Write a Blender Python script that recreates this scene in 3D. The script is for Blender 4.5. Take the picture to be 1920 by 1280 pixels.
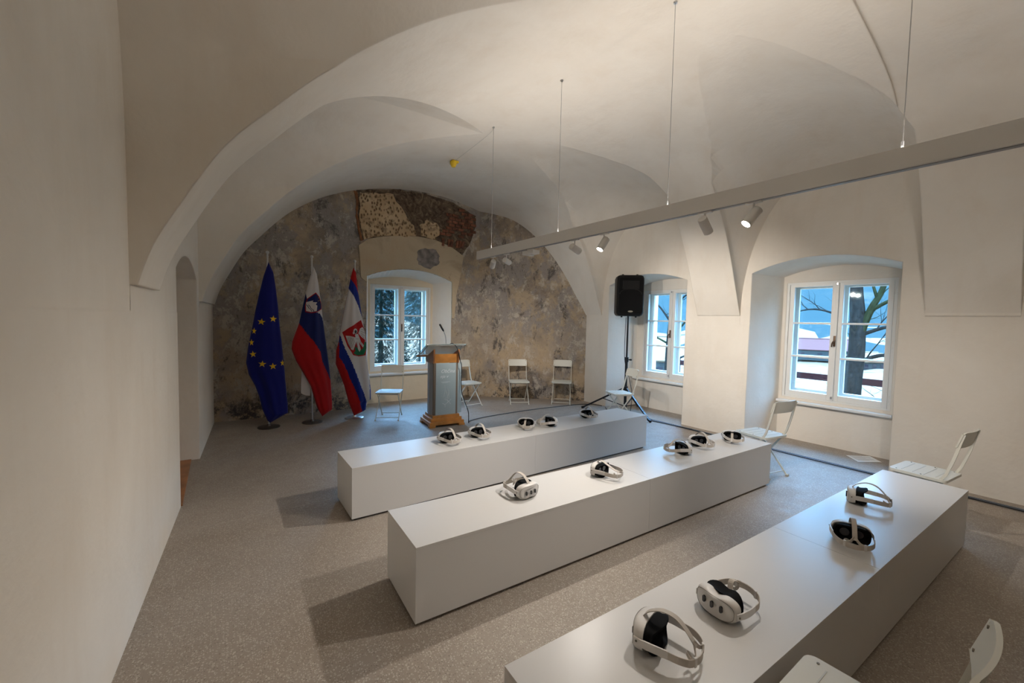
import bpy, bmesh, math, random
from mathutils import Vector, Matrix, noise
R = math.radians
C = bpy.context.scene.collection
SC = bpy.context.scene
for o in list(bpy.data.objects): bpy.data.objects.remove(o)
random.seed(7)
DBG = 0

# ------------------------------------------------------------------ camera
YAW, PITCH, ROLL, FPX = .6154, -.0505, .0216, 775.39
CAM = Vector((-.8728, -3.9911, 1.6917))
fw = Vector((math.sin(YAW)*math.cos(PITCH), math.cos(YAW)*math.cos(PITCH), math.sin(PITCH)))
rt = Vector((math.cos(YAW), -math.sin(YAW), 0)); up = rt.cross(fw)
r2 = rt*math.cos(ROLL)+up*math.sin(ROLL); u2 = -rt*math.sin(ROLL)+up*math.cos(ROLL)
cd = bpy.data.cameras.new('camera'); cam = bpy.data.objects.new('camera', cd); C.objects.link(cam)
cd.sensor_width = 36; cd.lens = FPX*36/1920; cd.clip_end = 3000; cd.clip_start = .05
M = Matrix((r2, u2, -fw)).transposed().to_4x4(); M.translation = CAM
cam.matrix_world = M
SC.camera = cam

# ------------------------------------------------------------------ world, exposure
SC.view_settings.view_transform = 'Standard'; SC.view_settings.look = 'None'
SC.view_settings.gamma = 1; SC.view_settings.use_curve_mapping = False
SC.view_settings.exposure = 0.0
w = bpy.data.worlds.new('sky'); SC.world = w; w.use_nodes = True
nt = w.node_tree; bg = nt.nodes['Background']
tc = nt.nodes.new('ShaderNodeTexCoord'); sx = nt.nodes.new('ShaderNodeSeparateXYZ')
rp = nt.nodes.new('ShaderNodeValToRGB')
nt.links.new(tc.outputs['Generated'], sx.inputs[0]); nt.links.new(sx.outputs['Z'], rp.inputs[0])
nt.links.new(rp.outputs[0], bg.inputs[0])
rp.color_ramp.elements[0].position = 0; rp.color_ramp.elements[0].color = (.085, .17, .26, 1)
rp.color_ramp.elements[1].position = .8; rp.color_ramp.elements[1].color = (.28, .54, 1, 1)
bg.inputs[1].default_value = 52.0
SC.cycles.max_bounces = 8; SC.cycles.diffuse_bounces = 5; SC.cycles.glossy_bounces = 3
SC.cycles.transparent_max_bounces = 16; SC.cycles.transmission_bounces = 4
SC.cycles.caustics_reflective = False; SC.cycles.caustics_refractive = False
SC.cycles.sample_clamp_indirect = 4.0
WARM = (1, .925, .84)

def area(name, loc, size, rot, power, color, portal=False, shape='RECTANGLE', sy=None):
    l = bpy.data.lights.new(name, 'AREA'); l.shape = shape; l.size = size; l.size_y = sy or size
    l.energy = power; l.color = color
    if portal: l.cycles.is_portal = True
    o = bpy.data.objects.new(name, l); C.objects.link(o); o.location = loc; o.rotation_euler = rot
    return o
# sky portals in the three window openings
area('portal', (6.45, -1.88, 1.5), 1.3, (0, R(90), 0), 1, (1, 1, 1), True, sy=1.3).data.size = 1.8
area('portal', (6.45, .72, 1.5), 1.8, (0, R(90), 0), 1, (1, 1, 1), True, sy=1.3)
area('portal', (2.15, 4.5, 1.5), 1.3, (R(-90), 0, 0), 1, (1, 1, 1), True, sy=1.8)

# ------------------------------------------------------------------ materials
def nodes(name):
    m = bpy.data.materials.new(name); m.use_nodes = True
    return m, m.node_tree, m.node_tree.nodes['Principled BSDF']
def mat(name, col, rough=.5, metal=0, spec=.5, bump=0, bscale=200, emit=None, es=0, coat=0, var=0, vscale=3):
    m, t, b = nodes(name)
    b.inputs['Base Color'].default_value = (*col, 1); b.inputs['Roughness'].default_value = rough
    b.inputs['Metallic'].default_value = metal; b.inputs['Specular IOR Level'].default_value = spec
    b.inputs['Coat Weight'].default_value = coat
    if emit: b.inputs['Emission Color'].default_value = (*emit, 1); b.inputs['Emission Strength'].default_value = es
    if bump or var:
        g = t.nodes.new('ShaderNodeTexCoord')
    if bump:
        n = t.nodes.new('ShaderNodeTexNoise'); n.inputs['Scale'].default_value = bscale
        bu = t.nodes.new('ShaderNodeBump'); bu.inputs['Strength'].default_value = bump; bu.inputs['Distance'].default_value = .01
        t.links.new(g.outputs['Object'], n.inputs['Vector']); t.links.new(n.outputs[0], bu.inputs['Height']); t.links.new(bu.outputs[0], b.inputs['Normal'])
    if var:
        n = t.nodes.new('ShaderNodeTexNoise'); n.inputs['Scale'].default_value = vscale; n.inputs['Detail'].default_value = 6
        r = t.nodes.new('ShaderNodeValToRGB')
        r.color_ramp.elements[0].position = .3; r.color_ramp.elements[1].position = .7
        r.color_ramp.elements[0].color = (*[c*(1-var) for c in col], 1); r.color_ramp.elements[1].color = (*[min(1, c*(1+var)) for c in col], 1)
        t.links.new(g.outputs['Object'], n.inputs['Vector']); t.links.new(n.outputs[0], r.inputs[0]); t.links.new(r.outputs[0], b.inputs['Base Color'])
    return m
def noise_n(t, co, scale, detail=6, rough=.55, dist=0, stretch=None):
    n = t.nodes.new('ShaderNodeTexNoise'); n.inputs['Scale'].default_value = scale; n.inputs['Detail'].default_value = detail
    n.inputs['Roughness'].default_value = rough; n.inputs['Distortion'].default_value = dist
    if stretch:
        mp = t.nodes.new('ShaderNodeMapping'); mp.inputs['Scale'].default_value = stretch
        t.links.new(co, mp.inputs[0]); co = mp.outputs[0]
    t.links.new(co, n.inputs['Vector']); return n.outputs[0]
def ramp(t, fac, stops):
    r = t.nodes.new('ShaderNodeValToRGB'); e = r.color_ramp.elements
    while len(e) < len(stops): e.new(.5)
    for el, (p, c) in zip(e, stops):
        el.position = p; el.color = (*c, 1) if not isinstance(c, (int, float)) else (c, c, c, 1)
    t.links.new(fac, r.inputs[0]); return r.outputs[0]
def mix(t, fac, a, b, mode='MIX'):
    m = t.nodes.new('ShaderNodeMix'); m.data_type = 'RGBA'; m.blend_type = mode
    for s, v in ((m.inputs[0], fac), (m.inputs[6], a), (m.inputs[7], b)):
        if isinstance(v, (int, float)): s.default_value = v
        elif isinstance(v, tuple): s.default_value = (*v, 1)
        else: t.links.new(v, s)
    return m.outputs[2]

def plaster(name, c1, c2):
    m, t, b = nodes(name)
    g = t.nodes.new('ShaderNodeTexCoord').outputs['Object']
    f = noise_n(t, g, .9, 7, .6, .4)
    col = ramp(t, f, [(.3, c1), (.7, c2)])
    st = noise_n(t, g, 1.1, 5, .6, .3, (3, 3, .6))
    col = mix(t, ramp(t, st, [(.5, 0), (.75, .22)]), col, (.60, .49, .37))
    t.links.new(col, b.inputs['Base Color']); b.inputs['Roughness'].default_value = .9; b.inputs['Specular IOR Level'].default_value = .2
    h1 = noise_n(t, g, 2.2, 4); h2 = noise_n(t, g, 45, 3)
    bu = t.nodes.new('ShaderNodeBump'); bu.inputs['Strength'].default_value = .35; bu.inputs['Distance'].default_value = .05
    bu2 = t.nodes.new('ShaderNodeBump'); bu2.inputs['Strength'].default_value = .25; bu2.inputs['Distance'].default_value = .004
    bv = t.nodes.new('ShaderNodeBevel'); bv.samples = 4; bv.inputs['Radius'].default_value = .018
    t.links.new(bv.outputs[0], bu.inputs['Normal'])
    t.links.new(h1, bu.inputs['Height']); t.links.new(h2, bu2.inputs['Height']); t.links.new(bu.outputs[0], bu2.inputs['Normal'])
    t.links.new(bu2.outputs[0], b.inputs['Normal'])
    return m
M_PL = plaster('lime plaster', (.71, .652, .572), (.80, .75, .675))

M_BEIGE = plaster('beige plaster', (.66, .55, .40), (.76, .65, .49))

def rough_wall():
    m, t, b = nodes('weathered plaster')
    g = t.nodes.new('ShaderNodeTexCoord').outputs['Object']
    big = noise_n(t, g, .9, 9, .62, .15)
    col = ramp(t, big, [(.32, (.17, .14, .115)), (.44, (.30, .245, .195)), (.50, (.45, .35, .24)), (.56, (.34, .285, .24)), (.68, (.52, .43, .32))])
    grey = noise_n(t, g, 2.1, 12, .72, .2, (1, 1, .7))
    col = mix(t, ramp(t, grey, [(.47, 0), (.53, .85)]), col, (.30, .27, .252))
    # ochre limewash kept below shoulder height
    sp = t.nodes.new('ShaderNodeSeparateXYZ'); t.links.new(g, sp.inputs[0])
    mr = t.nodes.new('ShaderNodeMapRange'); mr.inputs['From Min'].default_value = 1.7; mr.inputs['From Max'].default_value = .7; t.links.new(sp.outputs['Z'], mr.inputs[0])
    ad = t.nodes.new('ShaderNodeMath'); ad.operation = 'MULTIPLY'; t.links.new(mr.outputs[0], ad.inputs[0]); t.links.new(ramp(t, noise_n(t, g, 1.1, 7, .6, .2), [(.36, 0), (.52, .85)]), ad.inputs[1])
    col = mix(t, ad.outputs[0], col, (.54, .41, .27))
    fl_ = noise_n(t, g, 4.2, 15, .82, .25, (1, 1, .75))
    col = mix(t, ramp(t, fl_, [(.53, 0), (.56, .7)]), col, (.56, .50, .42))
    dark = noise_n(t, g, 2.3, 15, .80, .3, (1.15, 1, .6))
    col = mix(t, ramp(t, dark, [(.40, .85), (.455, 0)]), col, (.095, .085, .08))
    spk = noise_n(t, g, 16, 12, .85, .2)
    col = mix(t, ramp(t, spk, [(.38, .8), (.44, 0)]), col, (.09, .07, .055))
    # dark patchy band along the foot of the wall
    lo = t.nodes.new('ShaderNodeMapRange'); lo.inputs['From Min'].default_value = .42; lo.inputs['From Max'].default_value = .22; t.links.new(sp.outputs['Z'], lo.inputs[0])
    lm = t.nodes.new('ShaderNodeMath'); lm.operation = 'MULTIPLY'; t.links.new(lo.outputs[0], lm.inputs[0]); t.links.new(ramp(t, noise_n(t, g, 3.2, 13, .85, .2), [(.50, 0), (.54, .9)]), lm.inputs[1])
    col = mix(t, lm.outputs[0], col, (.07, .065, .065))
    t.links.new(col, b.inputs['Base Color']); b.inputs['Roughness'].default_value = .93; b.inputs['Specular IOR Level'].default_value = .15
    bu = t.nodes.new('ShaderNodeBump'); bu.inputs['Strength'].default_value = .6; bu.inputs['Distance'].default_value = .025
    t.links.new(fl_, bu.inputs['Height'])
    bu2 = t.nodes.new('ShaderNodeBump'); bu2.inputs['Strength'].default_value = .5; bu2.inputs['Distance'].default_value = .008
    t.links.new(spk, bu2.inputs['Height']); t.links.new(bu.outputs[0], bu2.inputs['Normal']); t.links.new(bu2.outputs[0], b.inputs['Normal'])
    return m
M_ROUGH = rough_wall()

def terrazzo():
    m, t, b = nodes('terrazzo screed')
    g = t.nodes.new('ShaderNodeTexCoord').outputs['Object']
    base = ramp(t, noise_n(t, g, .8, 6, .6, .5), [(.3, (.27, .225, .185)), (.7, (.35, .30, .252))])
    for sc, thr, c in ((70, .30, (.50, .45, .39)), (105, .28, (.60, .55, .49)), (85, .22, (.09, .075, .065)), (42, .17, (.52, .46, .39))):
        v = t.nodes.new('ShaderNodeTexVoronoi'); v.inputs['Scale'].default_value = sc; v.inputs['Randomness'].default_value = 1
        mp = t.nodes.new('ShaderNodeMapping'); mp.inputs['Location'].default_value = (sc*1.7, sc*.3, 0); t.links.new(g, mp.inputs[0]); t.links.new(mp.outputs[0], v.inputs['Vector'])
        s = t.nodes.new('ShaderNodeSeparateColor'); t.links.new(v.outputs['Color'], s.inputs[0])
        sel = ramp(t, s.outputs[0], [(.45, 0), (.5, 1)])
        near = ramp(t, v.outputs['Distance'], [(thr, 1), (thr+.06, 0)])
        mm = t.nodes.new('ShaderNodeMath'); mm.operation = 'MULTIPLY'; t.links.new(sel, mm.inputs[0]); t.links.new(near, mm.inputs[1])
        m2 = t.nodes.new('ShaderNodeMath'); m2.operation = 'MULTIPLY'; t.links.new(mm.outputs[0], m2.inputs[0]); m2.inputs[1].default_value = .55
        base = mix(t, m2.outputs[0], base, c)
    t.links.new(base, b.inputs['Base Color']); b.inputs['Roughness'].default_value = .52; b.inputs['Specular IOR Level'].default_value = .35
    t.links.new(ramp(t, noise_n(t, g, 6, 4), [(.3, .45), (.7, .62)]), b.inputs['Roughness'])
    return m
M_FLOOR = terrazzo()
M_BENCH = mat('white laminate', (.66, .648, .632), .32, spec=.45)
M_PLINTH = mat('dark plinth', (.06, .05, .045), .7)
M_WIN = mat('white window paint', (.74, .73, .70), .38)
M_BROWN = mat('bronze handle', (.10, .055, .03), .4, .5)
M_STEEL = mat('brushed steel', (.55, .55, .56), .3, .95)
M_CHAIR = mat('cream powder coat', (.67, .655, .58), .42)
M_RIVET = mat('rivet', (.16, .14, .11), .5, .5)
M_RAIL = mat('white rail', (.72, .70, .67), .45)
M_WIRE = mat('steel wire', (.35, .34, .33), .4, .8)
M_BLACK = mat('black plastic', (.006, .006, .0065), .45, spec=.25)
M_BLACKM = mat('black grille', (.004, .004, .0045), .65, spec=.15, bump=.5, bscale=900)
M_POLE = mat('black metal', (.012, .014, .018), .35, .3)
M_HS = mat('white headset shell', (.72, .69, .66), .38)
M_STRAP = mat('light grey fabric strap', (.56, .51, .455), .85)
M_FOAM = mat('black foam', (.005, .005, .0055), .8, spec=.12)
M_LENS = mat('dark glass', (.012, .010, .014), .1)
M_WOOD = mat('orange beech', (.55, .235, .055), .38, var=.25, vscale=6)
M_WOODD = mat('dark stained beech', (.30, .12, .04), .4, var=.3, vscale=6)
M_POST = mat('taupe post', (.20, .16, .125), .45)
M_ALU = mat('satin aluminium', (.46, .50, .54), .4, .25)
M_GLASSY = mat('frosted glass', (.42, .52, .56), .18, spec=.7)
M_ETCH = mat('etched lettering', (.74, .80, .82), .6)
M_PAPER = mat('paper', (.8, .8, .8), .8)
M_INK = mat('grey ink', (.35, .35, .36), .9)
M_YEL = mat('yellow plastic', (.80, .52, .02), .4)
M_PLANK = mat('oak board', (.34, .14, .05), .45, var=.35, vscale=5)
M_CABLE = mat('black cable', (.012, .014, .02), .5)
M_EDGE = mat('strip metal', (.32, .35, .40), .3, .8)
M_GROOVE = mat('dark slot', (.03, .05, .08), .5)
M_LAMP = mat('lamp lens', (1, 1, 1), .3, emit=(1, .88, .74), es=60)
M_LAMPOFF = mat('spot reflector', (.25, .25, .25), .3, .6)

def fabric(name, col):
    m, t, b = nodes(name); b.inputs['Base Color'].default_value = (*col, 1); b.inputs['Roughness'].default_value = .75
    b.inputs['Sheen Weight'].default_value = .15; b.inputs['Specular IOR Level'].default_value = .2
    return m
F_BLUE = fabric('deep blue cloth', (.003, .006, .13)); F_NAVY = fabric('navy cloth', (.004, .010, .085))
F_RED = fabric('red cloth', (.36, .004, .007)); F_WHITE = fabric('white cloth', (.58, .55, .55))
F_YEL = fabric('yellow cloth', (.72, .45, .02)); F_GREEN = fabric('green cloth', (.01, .13, .06)); F_INK = fabric('black print', (.02, .02, .02))
F_MID = fabric('royal blue cloth', (.004, .018, .19))

def glass():
    m, t, b = nodes('window glass'); t.nodes.remove(b)
    out = t.nodes['Material Output']
    tr = t.nodes.new('ShaderNodeBsdfTransparent'); tr.inputs[0].default_value = (.93, .98, .98, 1)
    gl = t.nodes.new('ShaderNodeBsdfGlossy'); gl.inputs['Roughness'].default_value = .02
    lw = t.nodes.new('ShaderNodeLayerWeight'); lw.inputs[0].default_value = .5
    pw = t.nodes.new('ShaderNodeMath'); pw.operation = 'POWER'; pw.inputs[1].default_value = 5; t.links.new(lw.outputs['Facing'], pw.inputs[0])
    fr = t.nodes.new('ShaderNodeMath'); fr.operation = 'MULTIPLY_ADD'; fr.inputs[1].default_value = .9; fr.inputs[2].default_value = .035; t.links.new(pw.outputs[0], fr.inputs[0])
    mx = t.nodes.new('ShaderNodeMixShader')
    t.links.new(fr.outputs[0], mx.inputs[0]); t.links.new(tr.outputs[0], mx.inputs[1]); t.links.new(gl.outputs[0], mx.inputs[2]); t.links.new(mx.outputs[0], out.inputs[0])
    return m
M_GLASS = glass()

# ------------------------------------------------------------------ geometry helpers
def obj(name, bm, m, parent=None, smooth=None, kind=None):
    me = bpy.data.meshes.new(name)
    if smooth is not None:
        bmesh.ops.recalc_face_normals(bm, faces=bm.faces)
    bm.to_mesh(me); bm.free()
    for mm in (m if isinstance(m, (list, tuple)) else [m]): me.materials.append(mm)
    o = bpy.data.objects.new(name, me); C.objects.link(o)
    if parent: o.parent = parent
    if smooth is not None:
        me.polygons.foreach_set('use_smooth', [True]*len(me.polygons)); me.set_sharp_from_angle(angle=R(smooth))
    if kind: o['kind'] = kind
    return o
def empty(name, loc=(0, 0, 0), rz=0, parent=None):
    o = bpy.data.objects.new(name, None); C.objects.link(o); o.location = loc; o.rotation_euler = (0, 0, rz); o.empty_display_size = .1
    if parent: o.parent = parent
    return o
def tag(o, label, cat, group=None):
    o['label'] = label; o['category'] = cat
    if group: o['group'] = group
    return o
def copy_tree(o, parent=None):
    c = o.copy(); C.objects.link(c)
    if parent: c.parent = parent
    for ch in list(o.children): copy_tree(ch, c)
    return c
def B(): return bmesh.new()
def box(bm, c, s, rot=None, bevel=0):
    mt = Matrix.Translation(c)
    if rot is not None: mt = mt @ rot
    r = bmesh.ops.create_cube(bm, size=1, matrix=mt @ Matrix.Diagonal((*s, 1)))
    if bevel:
        es = list({e for v in r['verts'] for e in v.link_edges})
        bmesh.ops.bevel(bm, geom=es, offset=bevel, segments=2, affect='EDGES', profile=.7)
    return bm
def cyl(bm, p0, p1, r0, r1=None, n=16, cap=True):
    p0 = Vector(p0); p1 = Vector(p1); d = p1-p0; r1 = r0 if r1 is None else r1
    q = d.to_track_quat('Z', 'Y').to_matrix().to_4x4()
    bmesh.ops.create_cone(bm, cap_ends=cap, segments=n, radius1=r0, radius2=r1, depth=d.length, matrix=Matrix.Translation((p0+p1)/2) @ q)
    return bm
def tube(bm, pts, r, n=8, closed=False):
    pts = [Vector(p) for p in pts]; rings = []; prev = None
    for i, p in enumerate(pts):
        a = pts[max(i-1, 0)]; b = pts[min(i+1, len(pts)-1)]; d = (b-a).normalized()
        if prev is None: x = d.orthogonal().normalized()
        else: x = (prev-d*prev.dot(d)).normalized()
        prev = x; y = d.cross(x); rr = r[i] if isinstance(r, (list, tuple)) else r
        rings.append([bm.verts.new(p+x*math.cos(t)*rr+y*math.sin(t)*rr) for t in [2*math.pi*k/n for k in range(n)]])
    for a, b in zip(rings, rings[1:]):
        for k in range(n): bm.faces.new((a[k], a[(k+1) % n], b[(k+1) % n], b[k]))
    bm.faces.new(rings[0][::-1]); bm.faces.new(rings[-1]); return bm
def ribbon(bm, pts, wdir, w, th, closed=False):
    """flat strap of width w (along wdir at each point) and thickness th following pts"""
    pts = [Vector(p) for p in pts]; n = len(pts); rings = []
    for i, p in enumerate(pts):
        a = pts[(i-1) % n] if closed else pts[max(i-1, 0)]; b = pts[(i+1) % n] if closed else pts[min(i+1, n-1)]
        d = (b-a).normalized(); wd = Vector(wdir[i] if isinstance(wdir, list) else wdir).normalized()
        nn = d.cross(wd).normalized(); wd = nn.cross(d).normalized(); ww = w[i] if isinstance(w, list) else w
        rings.append([bm.verts.new(p+wd*s*ww/2+nn*q*th/2) for s, q in ((-1, -1), (1, -1), (1, 1), (-1, 1))])
    for i in range(n if closed else n-1):
        a, b = rings[i], rings[(i+1) % n]
        for k in range(4): bm.faces.new((a[k], a[(k+1) % 4], b[(k+1) % 4], b[k]))
    if not closed: bm.faces.new(rings[0][::-1]); bm.faces.new(rings[-1])
    return bm
def smoothpts(P, n=6):
    P = [Vector(p) for p in P]; out = []
    for i in range(len(P)-1):
        p0, p1, p2, p3 = P[max(i-1, 0)], P[i], P[i+1], P[min(i+2, len(P)-1)]
        for k in range(n):
            t = k/n; out.append(.5*((2*p1)+(p2-p0)*t+(2*p0-5*p1+4*p2-p3)*t*t+(3*p1-p0-3*p2+p3)*t**3))
    out.append(P[-1]); return out
def loft(rings):
    bm = B(); V = [[bm.verts.new(p) for p in r] for r in rings]; n = len(V[0])
    for a, b in zip(V, V[1:]):
        for k in range(n): bm.faces.new((a[k], a[(k+1) % n], b[(k+1) % n], b[k]))
    bm.faces.new(V[0][::-1]); bm.faces.new(V[-1]); bmesh.ops.recalc_face_normals(bm, faces=bm.faces)
    return bm
def prism(bm, poly, y0, y1, axis='Y'):
    """extrude a 2-D polygon (x,z) between y0 and y1"""
    f = (lambda p, y: Vector((p[0], y, p[1]))) if axis == 'Y' else ((lambda p, y: Vector((p[0], p[1], y))) if axis == 'Z' else (lambda p, y: Vector((y, p[0], p[1]))))
    a = [bm.verts.new(f(p, y0)) for p in poly]; b = [bm.verts.new(f(p, y1)) for p in poly]; n = len(poly)
    for k in range(n): bm.faces.new((a[k], a[(k+1) % n], b[(k+1) % n], b[k]))
    bm.faces.new(a[::-1]); bm.faces.new(b); return bm
def lathe(bm, prof, n=24, c=(0, 0, 0)):
    c = Vector(c); rings = []
    for r, z in prof:
        rings.append([bm.verts.new(c+Vector((r*math.cos(2*math.pi*k/n), r*math.sin(2*math.pi*k/n), z))) for k in range(n)])
    for a, b in zip(rings, rings[1:]):
        for k in range(n): bm.faces.new((a[k], a[(k+1) % n], b[(k+1) % n], b[k]))
    bm.faces.new(rings[0][::-1]); bm.faces.new(rings[-1]); return bm

# ------------------------------------------------------------------ room shell: the air volume, united from vault, lunettes, niches
PROF = [(0, 1.78), (.012, 2.05), (.03, 2.3), (.062, 2.68), (.1, 2.98), (.14, 3.27), (.18, 3.5), (.24, 3.75), (.31, 3.95), (.38, 4.08), (.46, 4.17), (.54, 4.205), (.62, 4.18), (.70, 4.09), (.77, 3.98), (.82, 3.84), (.87, 3.53), (.915, 3.1), (.95, 2.65), (.975, 2.25), (.99, 2.02), (1, 1.85)]
def xl(y): return -1.205+.062*y
def interp(T, x):
    if x <= T[0][0]: return T[0][1]
    for (a, b), (c, d) in zip(T, T[1:]):
        if x <= c: return b+(d-b)*(x-a)/(c-a)
    return T[-1][1]
def smooth_prof():
    """Catmull-Rom resample of the vault profile"""
    P = smoothpts([(a, 0, b) for a, b in PROF], 7); return [(p.x, p.z) for p in P]
SP = smooth_prof()
def zB(x, y):
    t = (x-xl(y))/(5.5-xl(y)); return interp(SP, t)
FX = 5.5
DIAG0, DIAG1 = Vector((3.74, 3.93)), Vector((5.56, 2.24))
floor_poly = [(xl(-7), -7), (FX, -7), (FX, 2.296), (3.772, 3.9), (xl(3.9), 3.9)]
def solid_obj(bm, name='tmp'):
    bmesh.ops.recalc_face_normals(bm, faces=bm.faces)
    me = bpy.data.meshes.new(name); bm.to_mesh(me); bm.free(); o = bpy.data.objects.new(name, me); C.objects.link(o); return o
bm = B(); prism(bm, floor_poly, 0, 1.84, 'Z'); base = solid_obj(bm)
ins = .014
def vault_ring(y, dz=0):
    a = xl(y)+ins; b = FX-ins
    return [(a, y, 1.4)]+[(a+(b-a)*t, y, z+dz) for t, z in SP]+[(b, y, 1.4)]
vb = loft([vault_ring(-7+.003), vault_ring(4.4)])
vault = solid_obj(vb)
# cut the vault at the far walls
def cut(o, co, no):
    bm = B(); bm.from_mesh(o.data)
    r = bmesh.ops.bisect_plane(bm, geom=bm.verts[:]+bm.edges[:]+bm.faces[:], plane_co=co, plane_no=no, clear_outer=True)
    eds = [e for e in bm.edges if e.is_boundary]; bmesh.ops.holes_fill(bm, edges=eds, sides=0)
    bmesh.ops.recalc_face_normals(bm, faces=bm.faces); bm.to_mesh(o.data); bm.free()
cut(vault, (0, 3.9, 0), (0, 1, 0))
dn = Vector((DIAG1-DIAG0)).normalized(); dnn = (-dn.y, dn.x, 0)
dnn = (abs(dnn[0]), abs(dnn[1]), 0)
cut(vault, (3.772, 3.9, 0), dnn)
near = solid_obj(loft([vault_ring(-7.0+.006, .022), vault_ring(-2.79, .022)]))

# lunettes: vertical flanks, groins on the diagonals, closing on a lower arch at the wall
def lun(x_wall, x_in, yc, hw, wall_pk, wall_n, spring, xs_flat, side):
    N = 44
    def sec_in(s):     # s in -1..1 ; groin vault section = stretched main vault
        a = abs(s); t = .52+.34*a if side > 0 else .50-.345*a
        return interp(SP, t)-.010
    rings = []
    xsn = [x_in+(x_wall-x_in)*k for k in (0, .2, .34, .45, .55, .64, .72, .79, .85, .9, .94, .97, 1)]
    for i, x in enumerate(xsn):
        def sk(y): return (x-x_in)/(x_wall-x_in)*.062*(y-yc) if side < 0 else 0
        ring = [(x+sk(yc-hw), yc-hw, 1.70)]
        for j in range(N+1):
            s = -math.cos(math.pi*j/N); a = abs(s)
            xs = x_in+(x_wall-x_in)*(.30+.42*a*a)
            k = max(0, (x-xs)/(x_wall-xs)); k2 = k**(1.7 if side > 0 else 2.0)
            zi = sec_in(s)
            nn = 4.5 if (side > 0 and s < 0) else wall_n
            zw = spring+(wall_pk-spring)*(max(0, 1-a**nn))**(1/nn)
            ring.append((x+sk(yc+hw*s), yc+hw*s, zi*(1-k2)+zw*k2))
        ring.append((x+sk(yc+hw), yc+hw, 1.70)); rings.append(ring)
    return solid_obj(loft(rings))
L = []
L.append(lun(5.502, 2.15, .83, 1.038, 3.72, 2.0, 1.86, 4.55, 1))
L.append(lun(5.503, 2.15, -1.882, .996, 3.76, 2.0, 1.86, 4.55, 1))
L.append(lun(5.502, 2.15, -4.6, 1.05, 3.70, 2.0, 1.86, 4.55, 1))
def llun(yc, hw, pk=3.80):
    return lun(xl(yc)-.003, 2.15, yc, hw, pk, 3.6, 1.76, -.15, -1)
L.append(llun(.90, 1.27)); L.append(llun(-1.96, .985)); L.append(llun(-4.7, 1.05))
# niches of the windows
def arch_pts(a0, a1, zs, pk, zb, n=18):
    hw = (a1-a0)/2; c = (a0+a1)/2; rise = pk-zs; rad = (hw*hw+rise*rise)/(2*rise)
    pts = [(a0, zb)]
    for j in range(n+1):
        s = -hw+2*hw*j/n; pts.append((c+s, pk-rad+math.sqrt(rad*rad-s*s)))
    pts.append((a1, zb)); return pts
def niche_x(y0, y1, zs, pk, Y0, Y1, ZS, PK, xi=5.0, xw=5.5, xo=6.17):
    A = arch_pts(y0, y1, zs, pk, 0); Bp = arch_pts(Y0, Y1, ZS, PK, 0)
    e = (xw-xi)/(xo-xw)
    P0 = [(xi, a[0]-(b[0]-a[0])*e, max(0, a[1]-(b[1]-a[1])*e)) for a, b in zip(A, Bp)]
    return loft([P0, [(xo, *b) for b in Bp]])
def hole_x(yc, x0=6.1, x1=6.63, w=1.26, z0=.63, z1=2.345):
    bm = B(); return prism(bm, [(yc-w/2, z0), (yc+w/2, z0), (yc+w/2, z1), (yc-w/2, z1)], x0, x1, 'X')
L.append(solid_obj(niche_x(-2.665, -1.025, 2.455, 2.62, -2.535, -1.19, 2.44, 2.56)))
L.append(solid_obj(hole_x(-1.87)))
L.append(solid_obj(niche_x(0.0, 1.69, 2.43, 2.59, .02, 1.50, 2.43, 2.55)))
L.append(solid_obj(hole_x(.72)))
A = arch_pts(1.37, 3.12, 2.465, 2.65, 0); Bp = arch_pts(1.47, 2.83, 2.42, 2.52, 0)
e = .6/.3
L.append(solid_obj(loft([[(a[0]-(b[0]-a[0])*e, 3.3, max(0, a[1]-(b[1]-a[1])*e)) for a, b in zip(A, Bp)], [(b[0], 4.2, b[1]) for b in Bp]])))
bm = B(); prism(bm, [(1.52, .63), (2.78, .63), (2.78, 2.345), (1.52, 2.345)], 4.15, 4.68, 'Y'); L.append(solid_obj(bm))
# doorway in the left wall
D0 = arch_pts(.56, 1.98, 2.08, 2.25, 0)
L.append(solid_obj(loft([[(-.6, *p) for p in D0], [(-1.95, *p) for p in D0]])))
shell = base
for o in [vault, near]+L:
    md = shell.modifiers.new('u', 'BOOLEAN'); md.operation = 'UNION'; md.solver = 'MANIFOLD'; md.object = o
    dg = bpy.context.evaluated_depsgraph_get(); me = bpy.data.meshes.new_from_object(shell.evaluated_get(dg))
    shell.modifiers.clear(); shell.data = me
    if DBG:
        t_=B(); t_.from_mesh(me); print('BOOL', len(me.polygons), t_.calc_volume(), sum(1 for e in t_.edges if not e.is_manifold), [round(min(v.co[i] for v in t_.verts),2) for i in range(3)]); t_.free()
        t_=B(); t_.from_mesh(o.data); print('   op', t_.calc_volume(), sum(1 for e in t_.edges if not e.is_manifold)); t_.free()
for o in [vault, near]+L: bpy.data.objects.remove(o)
src = shell.data; bpy.data.objects.remove(shell)

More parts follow.
